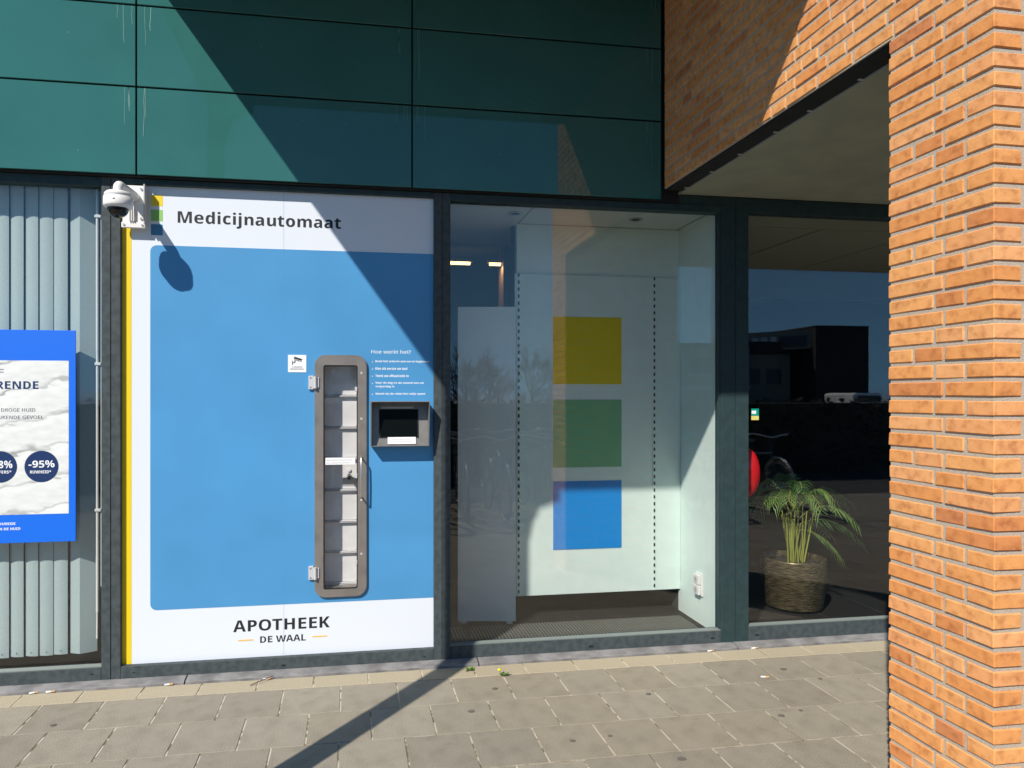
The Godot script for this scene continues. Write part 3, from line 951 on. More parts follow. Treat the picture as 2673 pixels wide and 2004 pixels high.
	body.hexa([Vector3(x0 + 0.0041, y0, z0), Vector3(x1 - 0.0041, y0, z0), Vector3(x1 - 0.0041, y1 - 0.0041, z0), Vector3(x0 + 0.0041, y1 - 0.0041, z0), Vector3(x0 + 0.0041, y0, fz0), Vector3(x1 - 0.0041, y0, fz0), Vector3(x1 - 0.0041, y1 - 0.0041, fz1), Vector3(x0 + 0.0041, y1 - 0.0041, fz1)])
	part("face", body.done(), M.hood, t)
	var hood := MB.new()
	for x in [[x0, x0 + 0.004], [x1 - 0.004, x1]]:
		hood.hexa([Vector3(x[0], y0, z0), Vector3(x[1], y0, z0), Vector3(x[1], y1, z0), Vector3(x[0], y1, z0), Vector3(x[0], y0, low), Vector3(x[1], y0, low), Vector3(x[1], y1, top), Vector3(x[0], y1, top)])
	hood.box(Vector3(x0 + 0.0041, y1 - 0.004, z0), Vector3(x1 - 0.0041, y1, top))
	part("hood", hood.done(), M.hood, t)
	part("bottom_lip", bx(Vector3(x0 + 0.0041, y0 - 0.0002, fz0 + 0.0002), Vector3(x1 - 0.0041, y0 + 0.0036, low)), M.hood, t)
	var lean := Transform3D(Basis(Vector3.RIGHT, atan2(fz1 - fz0, y1 - y0)), Vector3(0, y0, fz0))
	var fit := func(o: Node3D) -> void:
		o.transform = lean
	fit.call(part("bezel", bx(Vector3(0.157, 0.046, 0.0003), Vector3(0.383, 0.212, 0.004), 0.001), M.rubber, t))
	fit.call(part("screen", bx(Vector3(0.163, 0.052, 0.0042), Vector3(0.377, 0.206, 0.0052)), M.screen, t))
	fit.call(part("sensor_strip", bx(Vector3(0.168, 0.216, 0.0003), Vector3(0.355, 0.227, 0.002)), M.camera_grey, t))
	var nt := part("note", bx(Vector3(0.205, 0.0105, 0.0004), Vector3(0.366, 0.0500, 0.0050)), M.whiteink, t)
	fit.call(nt)
	for y in [[0.037, 0.105, 0.232], [0.024, 0.125, 0.218]]:
		var tx := MB.new()
		var x: float = y[2]
		while x < y[2] + y[1]:
			var wl := rng.randf_range(0.006, 0.018)
			tx.box(Vector3(x, y[0] - 0.0016, 0.0051), Vector3(x + wl, y[0] + 0.0016, 0.0054))
			x += wl + 0.003
		part("faded_print", tx.done(), M.camera_grey, nt)

# ---------------------------------------------------------------- surveillance camera
func surveillance_camera() -> void:
	var c := thing("surveillance_camera", "white dome surveillance camera on a gooseneck bracket at the panel's top left corner", "surveillance camera")
	part("wall_plate", bx(Vector3(-1.222, 2.500, 0.0022), Vector3(-1.108, 2.700, 0.012), 0.002), M.camera_white, c)
	part("flange", bx(Vector3(-1.108, 2.488, 0.0022), Vector3(-1.100, 2.703, 0.040), 0.002), M.camera_grey, c)
	var fo := part("foot", bx(Vector3(-1.226, 2.468, 0.0022), Vector3(-1.104, 2.4995, 0.020), 0.003), M.camera_white, c)
	for x in [-1.212, -1.118]:
		part("screw", cyl(Vector3(x, 2.484, 0.0195), Vector3(x, 2.484, 0.024), 0.006, 12), M.steel_bright, fo)
	for p in [Vector2(-1.205, 2.68), Vector2(-1.126, 2.682), Vector2(-1.126, 2.52)]:
		part("bolt", cyl(Vector3(p.x, p.y, 0.0115), Vector3(p.x, p.y, 0.019), 0.0065, 8), M.steel_bright, c)
	for k in 3:
		part("rib", bx(Vector3(-1.185 + k * 0.011, 2.502, 0.0121), Vector3(-1.181 + k * 0.011, 2.60, 0.03)), M.camera_white, c)
	var ax := Vector3(-1.176, 0, 0.235)
	var neck := MB.new()
	var pts := [Vector3(-1.164, 2.636, 0.0125), Vector3(-1.166, 2.638, 0.10)]
	for k in 9:
		var t := k / 8.0 * PI / 2
		pts.append(Vector3(-1.176, 2.606 + 0.032 * cos(t), 0.203 + 0.032 * sin(t)))
	pts.append(Vector3(-1.176, 2.594, 0.235))
	neck.tube(pts, [0.030, 0.026, 0.0255, 0.0255, 0.0255, 0.025, 0.025, 0.0245, 0.024, 0.0235, 0.0235, 0.0235], 24)
	part("gooseneck", neck.done(), M.camera_white, c)
	var body := MB.new()
	body.lathe([Vector2(0.0, 2.604), Vector2(0.030, 2.603), Vector2(0.055, 2.598), Vector2(0.0645, 2.588), Vector2(0.0655, 2.5755), Vector2(0.0635, 2.5745), Vector2(0.0635, 2.5725), Vector2(0.0685, 2.5715), Vector2(0.0695, 2.530), Vector2(0.067, 2.522), Vector2(0.056, 2.516), Vector2(0.0515, 2.515), Vector2(0.0, 2.515)], ax, 44)
	var bd := part("housing", body.done(), M.camera_white, c)
	part("print", bx(Vector3(ax.x - 0.006, 2.546, ax.z + 0.0690), Vector3(ax.x + 0.006, 2.553, ax.z + 0.0698)), M.grey_ink, bd)
	var dome := MB.new()
	var pr := []
	for k in 13:
		var t := k / 12.0 * PI / 2
		pr.append(Vector2(0.0505 * cos(t), 2.515 - 0.047 * sin(t)))
	dome.lathe(pr, ax, 40)
	part("dome", dome.done(), M.dome, c)

# ---------------------------------------------------------------- blinds and poster
func left_window_things() -> void:
	var b := thing("vertical_blind", "pale grey vertical blind hanging closed behind the left window", "blind")
	part("headrail", bx(Vector3(-3.25, 2.801, -0.165), Vector3(-1.37, 2.845, -0.115), 0.003), M.wand, b)
	var sl := MB.new()
	var n := 8
	for k in n:
		var t0 := -1.0 + 2.0 * k / n
		var t1 := -1.0 + 2.0 * (k + 1) / n
		var w := 0.0365
		var z0 := 0.007 * (1 - t0 * t0) + 0.005 * t0
		var z1 := 0.007 * (1 - t1 * t1) + 0.005 * t1
		for s in [0.0, -0.0012]:
			sl.facing2([Vector3(t0 * w, 0.128, z0 + s), Vector3(t1 * w, 0.128, z1 + s), Vector3(t1 * w, 2.80, z1 + s), Vector3(t0 * w, 2.80, z0 + s)], Vector3(0, 0, 1 if s == 0.0 else -1), 1)
	var shape := sl.done()
	for k in 23:
		var o := part("slat", shape, M.slat, b)
		o.position = Vector3(-1.588 - k * 0.0742, rng.randf_range(-0.002, 0.002), -0.138)
		o.rotation.y = rng.randf_range(-0.10, 0.10)
		if k < 8:
			part("weight", cyl(Vector3(0.004, 0.150, 0.0125), Vector3(0.004, 0.150, 0.0145), 0.003, 8), M.rubber, o)
	var v := MB.new()
	v.slab([Vector2(-1.540, 0), Vector2(-1.484, 0.024), Vector2(-1.406, -0.014), Vector2(-1.406, -0.0155), Vector2(-1.484, 0.0225), Vector2(-1.540, -0.0015)], 0.0, 2.67)
	var last := part("slat", v.done(), M.slat, b)
	last.transform = Transform3D(Basis(Vector3(1, 0, 0), Vector3(0, 0, 1), Vector3(0, 1, 0)), Vector3(0, 0.13, -0.145))
	var rod := part("wand", cyl(Vector3(-1.392, 0.36, -0.118), Vector3(-1.392, 2.80, -0.118), 0.0075, 14), M.wand, b)
	part("tail", cyl(Vector3(-1.3905, 0.215, -0.108), Vector3(-1.392, 0.359, -0.118), 0.005, 10), M.wand, rod)
	for y in [2.554, 1.736, 0.925]:
		part("clip", bx(Vector3(-1.404, y - 0.008, -0.130), Vector3(-1.370, y + 0.008, -0.106), 0.002), M.wand, rod)
	part("cord", cyl(Vector3(-1.372, 0.5, -0.118), Vector3(-1.372, 2.55, -0.118), 0.0025, 8), M.wand, rod)

	var p := thing("skin_care_poster", "bright blue framed poster with white cream swirls on the left window", "poster")
	var zp := -0.0295
	part("board", bx(Vector3(-2.26, 0.774, zp), Vector3(-1.470, 1.912, zp + 0.005), 0.001), M.poster_blue, p)
	var q := QuadMesh.new()
	q.size = Vector2(0.72, 0.823)
	var cream := mat(Color(1, 1, 1), 0.4)
	cream.albedo_texture = cream_print()
	var pic := part("picture", q, cream, p)
	pic.position = Vector3(-1.865, 1.3365, zp + 0.0056)
	var zt := zp + 0.0060
	words("lettering", "F", -1.852, 1.6715, 0.027, 0.030, zt, M.navy, p, 400)
	words("lettering", "RENDE", -1.862, 1.596, 0.207, 0.041, zt, M.navy, p, 700)
	words("lettering", "DROGE HUID", -1.838, 1.4745, 0.167, 0.018, zt, M.grey_ink, p, 400)
	words("lettering", "UKENDE GEVOEL", -1.852, 1.4355, 0.221, 0.018, zt, M.grey_ink, p, 400)
	for k in [[-1.640, 1.180], [-1.845, 1.181]]:
		var disc := MB.new()
		var o := []
		for i in 40:
			o.append(Vector2(k[0], k[1]) + Vector2(cos(TAU * i / 40), sin(TAU * i / 40)) * 0.0845)
		disc.slab(o, zt, zt + 0.0005)
		part("disc", disc.done(), M.navy, p)
	var zw := zt + 0.0005
	words("lettering", "-95%", -1.704, 1.174, 0.129, 0.039, zw, M.whiteink, p, 700)
	words("lettering", "RUWHEID*", -1.696, 1.1435, 0.104, 0.0165, zw, M.whiteink, p, 700)
	words("lettering", "8%", -1.851, 1.174, 0.068, 0.040, zw, M.whiteink, p, 700)
	words("lettering", "FERS*", -1.848, 1.1455, 0.060, 0.0165, zw, M.whiteink, p, 700)
	words("lettering", "DURIGE", -1.850, 0.871, 0.081, 0.0135, zp + 0.005, M.whiteink, p, 700)
	words("lettering", "AN DE HUID", -1.862, 0.8435, 0.117, 0.0135, zp + 0.005, M.whiteink, p, 700)

func cream_print() -> ImageTexture:
	# brushed cream: soft ridges that run up to the right
	var w := 360
	var h := 412
	var im := Image.create(w, h, false, Image.FORMAT_RGB8)
	var n1 := noise(81, 0.011, 3)
	var n2 := noise(82, 0.05, 3)
	for y in h:
		for x in w:
			var u := float(x) / w
			var v := float(y) / h
			var s := v + 0.36 * u - 0.10 * u * u + 0.05 * n1.get_noise_2d(x, y * 2.0)
			var k := fposmod(s * 5.0, 1.0)
			var ridge := smoothstep(0.80, 0.97, k) * (1.0 - smoothstep(0.97, 1.0, k))
			var lift := 0.5 + 0.5 * n1.get_noise_2d(x * 0.7 + 300, y * 0.7)
			var g := 0.895 + 0.035 * n2.get_noise_2d(x * 0.4, y) - 0.30 * ridge * lift + 0.03 * smoothstep(0.0, 0.1, k) * (1.0 - smoothstep(0.1, 0.4, k))
			im.set_pixel(x, y, Color(clampf(g * 0.985, 0, 1), clampf(g, 0, 1), clampf(g * 0.99, 0, 1)))
	return ImageTexture.create_from_image(im)

# ---------------------------------------------------------------- in the display niche
func niche_things() -> void:
	var z := -0.5695
	for s in [["yellow square panel on the niche's back wall, above the green one", "yellow_square", 1.639, 2.099, M.sq_yellow], ["green square panel on the niche's back wall, between yellow and blue", "green_square", 1.069, 1.532, M.sq_green], ["blue square panel on the niche's back wall, lowest and half in the sun", "blue_square", 0.509, 0.975, M.sq_blue]]:
		var o := part(s[1], bx(Vector3(1.356, s[2], z), Vector3(1.845, s[3], z + 0.003), 0.0008), s[4], self)
		tag(o, s[0], "square panel", "coloured squares in the niche")
	var sh := thing("standing_panel", "pale grey upright panel standing at the left of the white niche", "panel", Vector3(0.888, 0.0575, -0.53))
	sh.rotation.y = -0.161
	part("board", bx(Vector3(-0.192, 0.006, -0.010), Vector3(0.192, 2.092, 0.010), 0.001), M.sheet, sh)
	for x in [-0.15, 0.15]:
		part("foot", bx(Vector3(x - 0.02, 0.0, -0.05), Vector3(x + 0.02, 0.0058, 0.05)), M.camera_grey, sh)

	var k := thing("wall_socket", "white double wall socket low on the niche's right wall", "socket", Vector3(2.28, 0.313, -0.285))
	part("plate", bx(Vector3(-0.012, -0.075, -0.040), Vector3(-0.0005, 0.075, 0.040), 0.003), M.camera_white, k)
	for y in [-0.034, 0.034]:
		part("cover", bx(Vector3(-0.034, y - 0.032, -0.036), Vector3(-0.0122, y + 0.032, 0.036), 0.004), M.camera_white, k)
		part("opening", cyl(Vector3(-0.0352, y, 0), Vector3(-0.0341, y, 0), 0.018, 20), M.camera_grey, k)
	# small dark smudge on the glass and a sticker on the right window
	var st := thing("window_sticker", "small green and yellow sticker at the left edge of the right window", "sticker")
	part("green_field", bx(Vector3(2.492, 1.432, -0.0298), Vector3(2.543, 1.478, -0.0288)), mat(lin(0.0, 0.30, 0.22), 0.4), st)
	part("yellow_field", bx(Vector3(2.492, 1.406, -0.0298), Vector3(2.543, 1.4318, -0.0288)), mat(lin(0.75, 0.66, 0.18), 0.4), st)
	part("white_field", bx(Vector3(2.494, 1.445, -0.0287), Vector3(2.524, 1.465, -0.0283)), M.whiteink, st)

# ---------------------------------------------------------------- behind the right window
func right_window_things() -> void:
	var r := thing("right_room_ceiling", "dim panelled ceiling seen through the top of the right window", "ceiling")
	for k in 4:
		part("ceiling_panel", bx(Vector3(2.457 + k * 0.8, 2.722, -1.85), Vector3(2.457 + k * 0.8 + 0.775, 2.745, -0.40)), M.room_ceiling, r)
	part("ceiling_panel", bx(Vector3(2.457, 2.716, -0.36), Vector3(5.84, 2.74, -0.08)), M.room_ceiling, r)
	part("bulkhead", bx(Vector3(2.457, 2.45, -2.0), Vector3(5.84, 2.86, -1.86)), M.dark_wall, r)
	var red := thing("red_seat", "rounded red seat back just inside the right window, half hidden by its frame", "seat", Vector3(2.525, 0.049, -0.14))
	var d := MB.new()
	var shell := []
	for k in 13:
		var t := PI * k / 12.0 - PI / 2
		shell.append(Vector2(0.092 * cos(t) + 0.0001, 1.012 + 0.160 * sin(t)))
	shell[0].x = 0.0
	shell[12].x = 0.0
	d.lathe(shell, Vector3.ZERO, 28)
	var back := part("backrest", d.done(), M.red, red)
	back.scale = Vector3(1, 1, 0.6)
	part("column", cyl(Vector3(-0.03, 0.02, 0), Vector3(-0.03, 0.86, 0), 0.014, 12), M.bike_black, red)
	part("base", cyl(Vector3(-0.03, 0, 0), Vector3(-0.03, 0.02, 0), 0.12, 24), M.bike_black, red)

	var p := thing("potted_palm", "potted palm in a ribbed gold pot behind the right window", "potted palm", Vector3(3.13, 0.0495, -0.54))
	var prof := [Vector2(0.0, 0.0), Vector2(0.165, 0.0), Vector2(0.185, 0.012)]
	for i in 34:
		var t := i / 33.0
		var y := 0.02 + 0.33 * t
		var rr := 0.188 + 0.03 * sin(minf(t * 1.25, 1.0) * PI / 2)
		prof.append(Vector2(rr + (0.0036 if i % 2 == 0 else -0.0026) + rng.randf_range(-0.0012, 0.0012), y))
	prof.append_array([Vector2(0.214, 0.356), Vector2(0.204, 0.356), Vector2(0.200, 0.31)])
	var pm := MB.new()
	pm.lathe(prof, Vector3.ZERO, 48)
	var pot := part("pot", pm.done(), M.pot, p)
	var so := MB.new()
	so.lathe([Vector2(0.203, 0.312), Vector2(0.1, 0.322), Vector2(0.0, 0.324)], Vector3.ZERO, 32)
	part("soil", so.done(), M.soil, pot)
	for k in 26:
		var a := rng.randf() * TAU
		var rad := rng.randf_range(0.0, 0.075)
		var base := Vector3(cos(a) * rad, 0.315, sin(a) * rad * 0.8)
		var lean := Vector3(base.x * 1.0 + rng.randf_range(-0.05, 0.05), rng.randf_range(0.26, 0.42), base.z + rng.randf_range(-0.04, 0.04))
		var s := MB.new()
		s.tube([base, base + lean * 0.5, base + lean], [0.0065, 0.0055, 0.0040], 6)
		part("stem", s.done(), M.stem, p)
	# fronds: [heading, rise, reach, droop, start height]
	var fr := [[0.1, 0.34, 0.42, 0.20, 0.50], [0.5, 0.30, 0.34, 0.20, 0.48], [1.0, 0.36, 0.26, 0.22, 0.52], [1.6, 0.38, 0.22, 0.20, 0.55], [2.2, 0.36, 0.26, 0.24, 0.52], [2.8, 0.33, 0.30, 0.26, 0.50], [3.3, 0.32, 0.26, 0.22, 0.5], [4.0, 0.36, 0.22, 0.2, 0.52], [4.8, 0.35, 0.24, 0.24, 0.52], [5.5, 0.30, 0.36, 0.22, 0.46], [6.0, 0.16, 0.40, 0.20, 0.42], [0.3, 0.10, 0.36, 0.18, 0.40], [5.9, 0.04, 0.26, 0.16, 0.38], [1.3, 0.40, 0.16, 0.16, 0.55], [2.5, 0.42, 0.18, 0.2, 0.52], [3.6, 0.28, 0.24, 0.2, 0.55], [4.4, 0.42, 0.16, 0.2, 0.54], [5.2, 0.40, 0.26, 0.24, 0.52], [5.8, 0.38, 0.30, 0.26, 0.54], [0.8, 0.26, 0.30, 0.2, 0.56]]
	for f in fr:
		var hx := Vector3(cos(f[0]), 0, -sin(f[0]))
		var pts := []
		for i in 15:
			var t := i / 14.0
			pts.append(Vector3(0, f[4] + 0.115, 0) + hx * (0.03 + f[2] * t) + Vector3.UP * (f[1] * 1.45 * t - (f[1] * 0.45 + f[3]) * t * t * 1.15 + 0.05))
		var rib := MB.new()
		rib.tube(pts, [0.004, 0.003, 0.002, 0.0018], 5)
		var frond := part("frond", rib.done(), M.stem, p)
		var lf := MB.new()
		for i in range(3, 15):
			for s in [-1.0, 1.0]:
				var dir: Vector3 = (pts[i] - pts[i - 1]).normalized()
				var side: Vector3 = dir.cross(Vector3.UP).normalized() * s
				var t := i / 14.0
				var ln := 0.135 * (1.0 - 0.55 * absf(t - 0.45)) * rng.randf_range(0.85, 1.1)
				var a: Vector3 = pts[i]
				var b: Vector3 = a + (side * 0.75 + dir * 0.62).normalized() * ln * 0.5 + Vector3(0, -0.008, 0)
				var c: Vector3 = a + (side * 0.75 + dir * 0.72).normalized() * ln + Vector3(0, -0.050 - 0.035 * rng.randf(), 0)
				var wd: Vector3 = dir * 0.0068
				lf.facing2([a - wd * 0.3, a + wd * 0.3, b + wd, b - wd], Vector3.UP, 1)
				lf.facing2([b - wd, b + wd, c], Vector3.UP, 1)
		part("leaflets", lf.done(), M.leaf if rng.randf() < 0.6 else M.leaf_light, frond)

# ---------------------------------------------------------------- small things on the pavement
func small_things() -> void:
	var at := [[-1.645, 0.072, 0.3, "white cigarette end on the pavement under the blinds"], [-1.564, 0.071, 0.1, "shorter white cigarette end under the blinds, beside another"], [2.157, 0.074, 0.1, "pale cigarette end at the sill under the shop window's right end"], [2.447, 0.074, 0.05, "pale cigarette end at the sill below the right window's edge"], [2.25, 0.492, -0.3, "yellowish cigarette end lying on the tiles before the right window"], [-0.975, 0.072, 0.1, "flattened cigarette end at the sill below the yellow stripe"], [-0.461, 0.080, 0.15, "cigarette end beside a thin twig below the dispenser"]]
	for a in at:
		var o := thing("cigarette_end", a[3], "cigarette end", Vector3(a[0], 0.0062, a[1]), "cigarette ends on the pavement")
		o.rotation.y = a[2]
		part("paper", cyl(Vector3(-0.016, 0, 0), Vector3(0.008, 0, 0), 0.0045, 10), M.whiteink, o)
		part("filter", cyl(Vector3(0.0082, 0, 0), Vector3(0.026, 0, 0), 0.0045, 10), mat(lin(0.62, 0.36, 0.14), 0.8), o)
	var tw := MB.new()
	tw.tube([Vector3(-0.536, 0.006, 0.155), Vector3(-0.48, 0.013, 0.115), Vector3(-0.426, 0.018, 0.075)], [0.0022, 0.0026, 0.002], 6)
	tag(part("twig", tw.done(), mat(lin(0.07, 0.03, 0.018), 0.9), self), "thin brown twig on the pavement below the dispenser", "twig")
	for w in [[0.661, 0.13, 0, "small weed in the paving joint below the shop window, without a flower"], [0.835, 0.23, 1, "small weed with a yellow flower in the paving joint below the shop window"]]:
		var o := thing("weed", w[3], "weed", Vector3(w[0], 0.0, w[1]))
		var lf := MB.new()
		for k in 16:
			var a := rng.randf() * TAU
			var ln := rng.randf_range(0.02, 0.045)
			var d := Vector3(cos(a), rng.randf_range(0.25, 0.9), sin(a) * 0.7).normalized()
			var s := d.cross(Vector3.UP).normalized() * 0.007
			lf.facing2([Vector3.ZERO, d * ln * 0.6 + s, d * ln, d * ln * 0.6 - s], Vector3.UP, -1)
		part("leaves", lf.done(), M.leaf_light, o)
		if w[2]:
			var fl := MB.new()
			fl.lathe([Vector2(0.0, 0.0), Vector2(0.008, 0.003), Vector2(0.011, 0.009), Vector2(0.006, 0.012), Vector2(0.0, 0.012)], Vector3(-0.022, 0.028, 0.0), 12)
			part("flower", fl.done(), mat(lin(0.82, 0.72, 0.02), 0.6), o)
			part("stalk", cyl(Vector3(0, 0, 0), Vector3(-0.022, 0.028, 0), 0.0015, 6), M.stem, o)
	# flattened chewing gum
	var gm := mat(lin(0.135, 0.118, 0.10), 0.85)
	var i := 0
	for g in [[1.532, 0.59, "before the niche's middle, third row"], [0.585, 0.642, "just right of the post's shadow"], [2.431, 0.399, "before the right window, second row"], [2.548, 0.553, "nearest the pillar's foot"], [2.196, 0.894, "right one of the pair by the pillar"], [2.068, 0.93, "left one of the pair by the pillar"], [1.17, 0.991, "in the middle of the fourth row, alone"], [0.754, 0.395, "straight below the yellow-flowered weed"], [-1.394, 0.466, "below the blinds at the left edge"], [1.398, 1.235, "close to the bottom edge, right of the middle"], [0.987, 1.007, "below the niche's left side"]]:
		var o := []
		var r := rng.randf_range(0.009, 0.017)
		for k in 14:
			o.append(Vector2(cos(TAU * k / 14) * 1.25, sin(TAU * k / 14)) * r * rng.randf_range(0.82, 1.1))
		var m := MB.new()
		m.slab(o, 0.0, 0.0016)
		var s := part("gum_spot", m.done(), gm, self)
		s.transform = Transform3D(Basis(Vector3(1, 0, 0), Vector3(0, 0, -1), Vector3(0, 1, 0)), Vector3(g[0], 0.0012, g[1]))
		tag(s, "dark flattened gum spot on the paving " + g[2], "gum spot", "gum spots on the pavement")
		i += 1

# ---------------------------------------------------------------- what the glass mirrors
func bicycle() -> Node3D:
	var b := thing("bicycle", "", "bicycle", Vector3.ZERO, "bicycles parked across from the facade")
	for x in [-0.54, 0.54]:
		var ty := TorusMesh.new()
		ty.inner_radius = 0.325
		ty.outer_radius = 0.36
		ty.rings = 32
		ty.ring_segments = 8
		var wh := part("wheel", ty, M.tyre, b)
		wh.transform = Transform3D(Basis(Vector3.RIGHT, PI / 2), Vector3(x, 0.36, 0))
		var sp := MB.new()
		for k in 9:
			var a := PI * k / 9
			sp.tube([Vector3(cos(a), 0, sin(a)) * 0.325, -Vector3(cos(a), 0, sin(a)) * 0.325], [0.0022], 4, false)
		sp.tube([Vector3(0, -0.04, 0), Vector3(0, 0.04, 0)], [0.022], 10)
		part("spokes", sp.done(), M.chrome, wh)
		var rim := TorusMesh.new()
		rim.inner_radius = 0.312
		rim.outer_radius = 0.328
		rim.rings = 28
		rim.ring_segments = 6
		part("rim", rim, M.chrome, wh)
		var fd := MB.new()
		var pts := []
		for k in 9:
			var a := PI * (0.12 + 0.72 * k / 8.0)
			pts.append(Vector3(x + cos(a) * 0.385, 0.36 + sin(a) * 0.385, 0))
		fd.tube(pts, [0.014], 6)
		part("mudguard", fd.done(), M.chrome, b)
	var f := MB.new()
	var bb := Vector3(-0.06, 0.30, 0)
	var seat := Vector3(-0.20, 0.86, 0)
	var head := Vector3(0.36, 0.84, 0)
	var headlow := Vector3(0.40, 0.66, 0)
	for q in [[bb, seat], [bb, headlow], [seat + Vector3(0.03, -0.12, 0), head - Vector3(0, 0.05, 0)], [head + Vector3(-0.02, 0.1, 0), headlow], [headlow, Vector3(0.54, 0.36, 0)], [Vector3(-0.54, 0.36, 0), bb], [Vector3(-0.54, 0.36, 0), seat - Vector3(0, 0.12, 0)]]:
		f.tube([q[0], q[1]], [0.016], 8)
	part("frame", f.done(), M.bike_black, b)
	var sd := MB.new()
	sd.hexa([Vector3(-0.36, 0.90, -0.085), Vector3(-0.08, 0.905, -0.02), Vector3(-0.08, 0.93, -0.02), Vector3(-0.36, 0.95, -0.085), Vector3(-0.36, 0.90, 0.085), Vector3(-0.08, 0.905, 0.02), Vector3(-0.08, 0.93, 0.02), Vector3(-0.36, 0.95, 0.085)])
	part("saddle", sd.done(), M.tyre, b)
	var hb := MB.new()
	hb.tube([Vector3(0.18, 1.02, -0.28), Vector3(0.32, 1.05, -0.24), Vector3(0.36, 1.0, 0), Vector3(0.32, 1.05, 0.24), Vector3(0.18, 1.02, 0.28)], [0.012], 8)
	part("handlebar", hb.done(), M.chrome, b)
	part("carrier", bx(Vector3(-0.72, 0.77, -0.06), Vector3(-0.36, 0.785, 0.06)), M.bike_black, b)
	return b

func bare_tree(seed_: int, height: float) -> Array:
	var r := RandomNumberGenerator.new()
	r.seed = seed_
	var trunk := MB.new()
	var crown := MB.new()
	trunk.tube([Vector3(0, -0.1, 0), Vector3(0.05, height * 0.2, 0.0), Vector3(0, height * 0.42, 0.05)], [height * 0.018, height * 0.014, height * 0.010], 7)
	var todo := []
	for k in 9:
		todo.append([Vector3(0, height * r.randf_range(0.06, 0.42), 0), Vector3(r.randf_range(-1.0, 1.0), r.randf_range(0.5, 1.3), r.randf_range(-1.0, 1.0)).normalized(), height * r.randf_range(0.2, 0.36), height * 0.007, 0])
	while todo.size():
		var t = todo.pop_back()
		var e: Vector3 = t[0] + t[1] * t[2]
		crown.tube([t[0], (t[0] + e) * 0.5 + Vector3(r.randf_range(-0.05, 0.05), 0, r.randf_range(-0.05, 0.05)), e], [t[3], t[3] * 0.8, t[3] * 0.55], 4, false)
		if t[4] < 3:
			for k in (4 if t[4] < 2 else 5):
				var dir: Vector3 = (t[1] + Vector3(r.randf_range(-0.6, 0.6), r.randf_range(-0.1, 0.6), r.randf_range(-0.6, 0.6))).normalized()
				todo.append([t[0].lerp(e, r.randf_range(0.45, 1.0)), dir, t[2] * r.randf_range(0.5, 0.72), maxf(t[3] * 0.5, 0.008), t[4] + 1])
	return [trunk.done(), crown.done()]

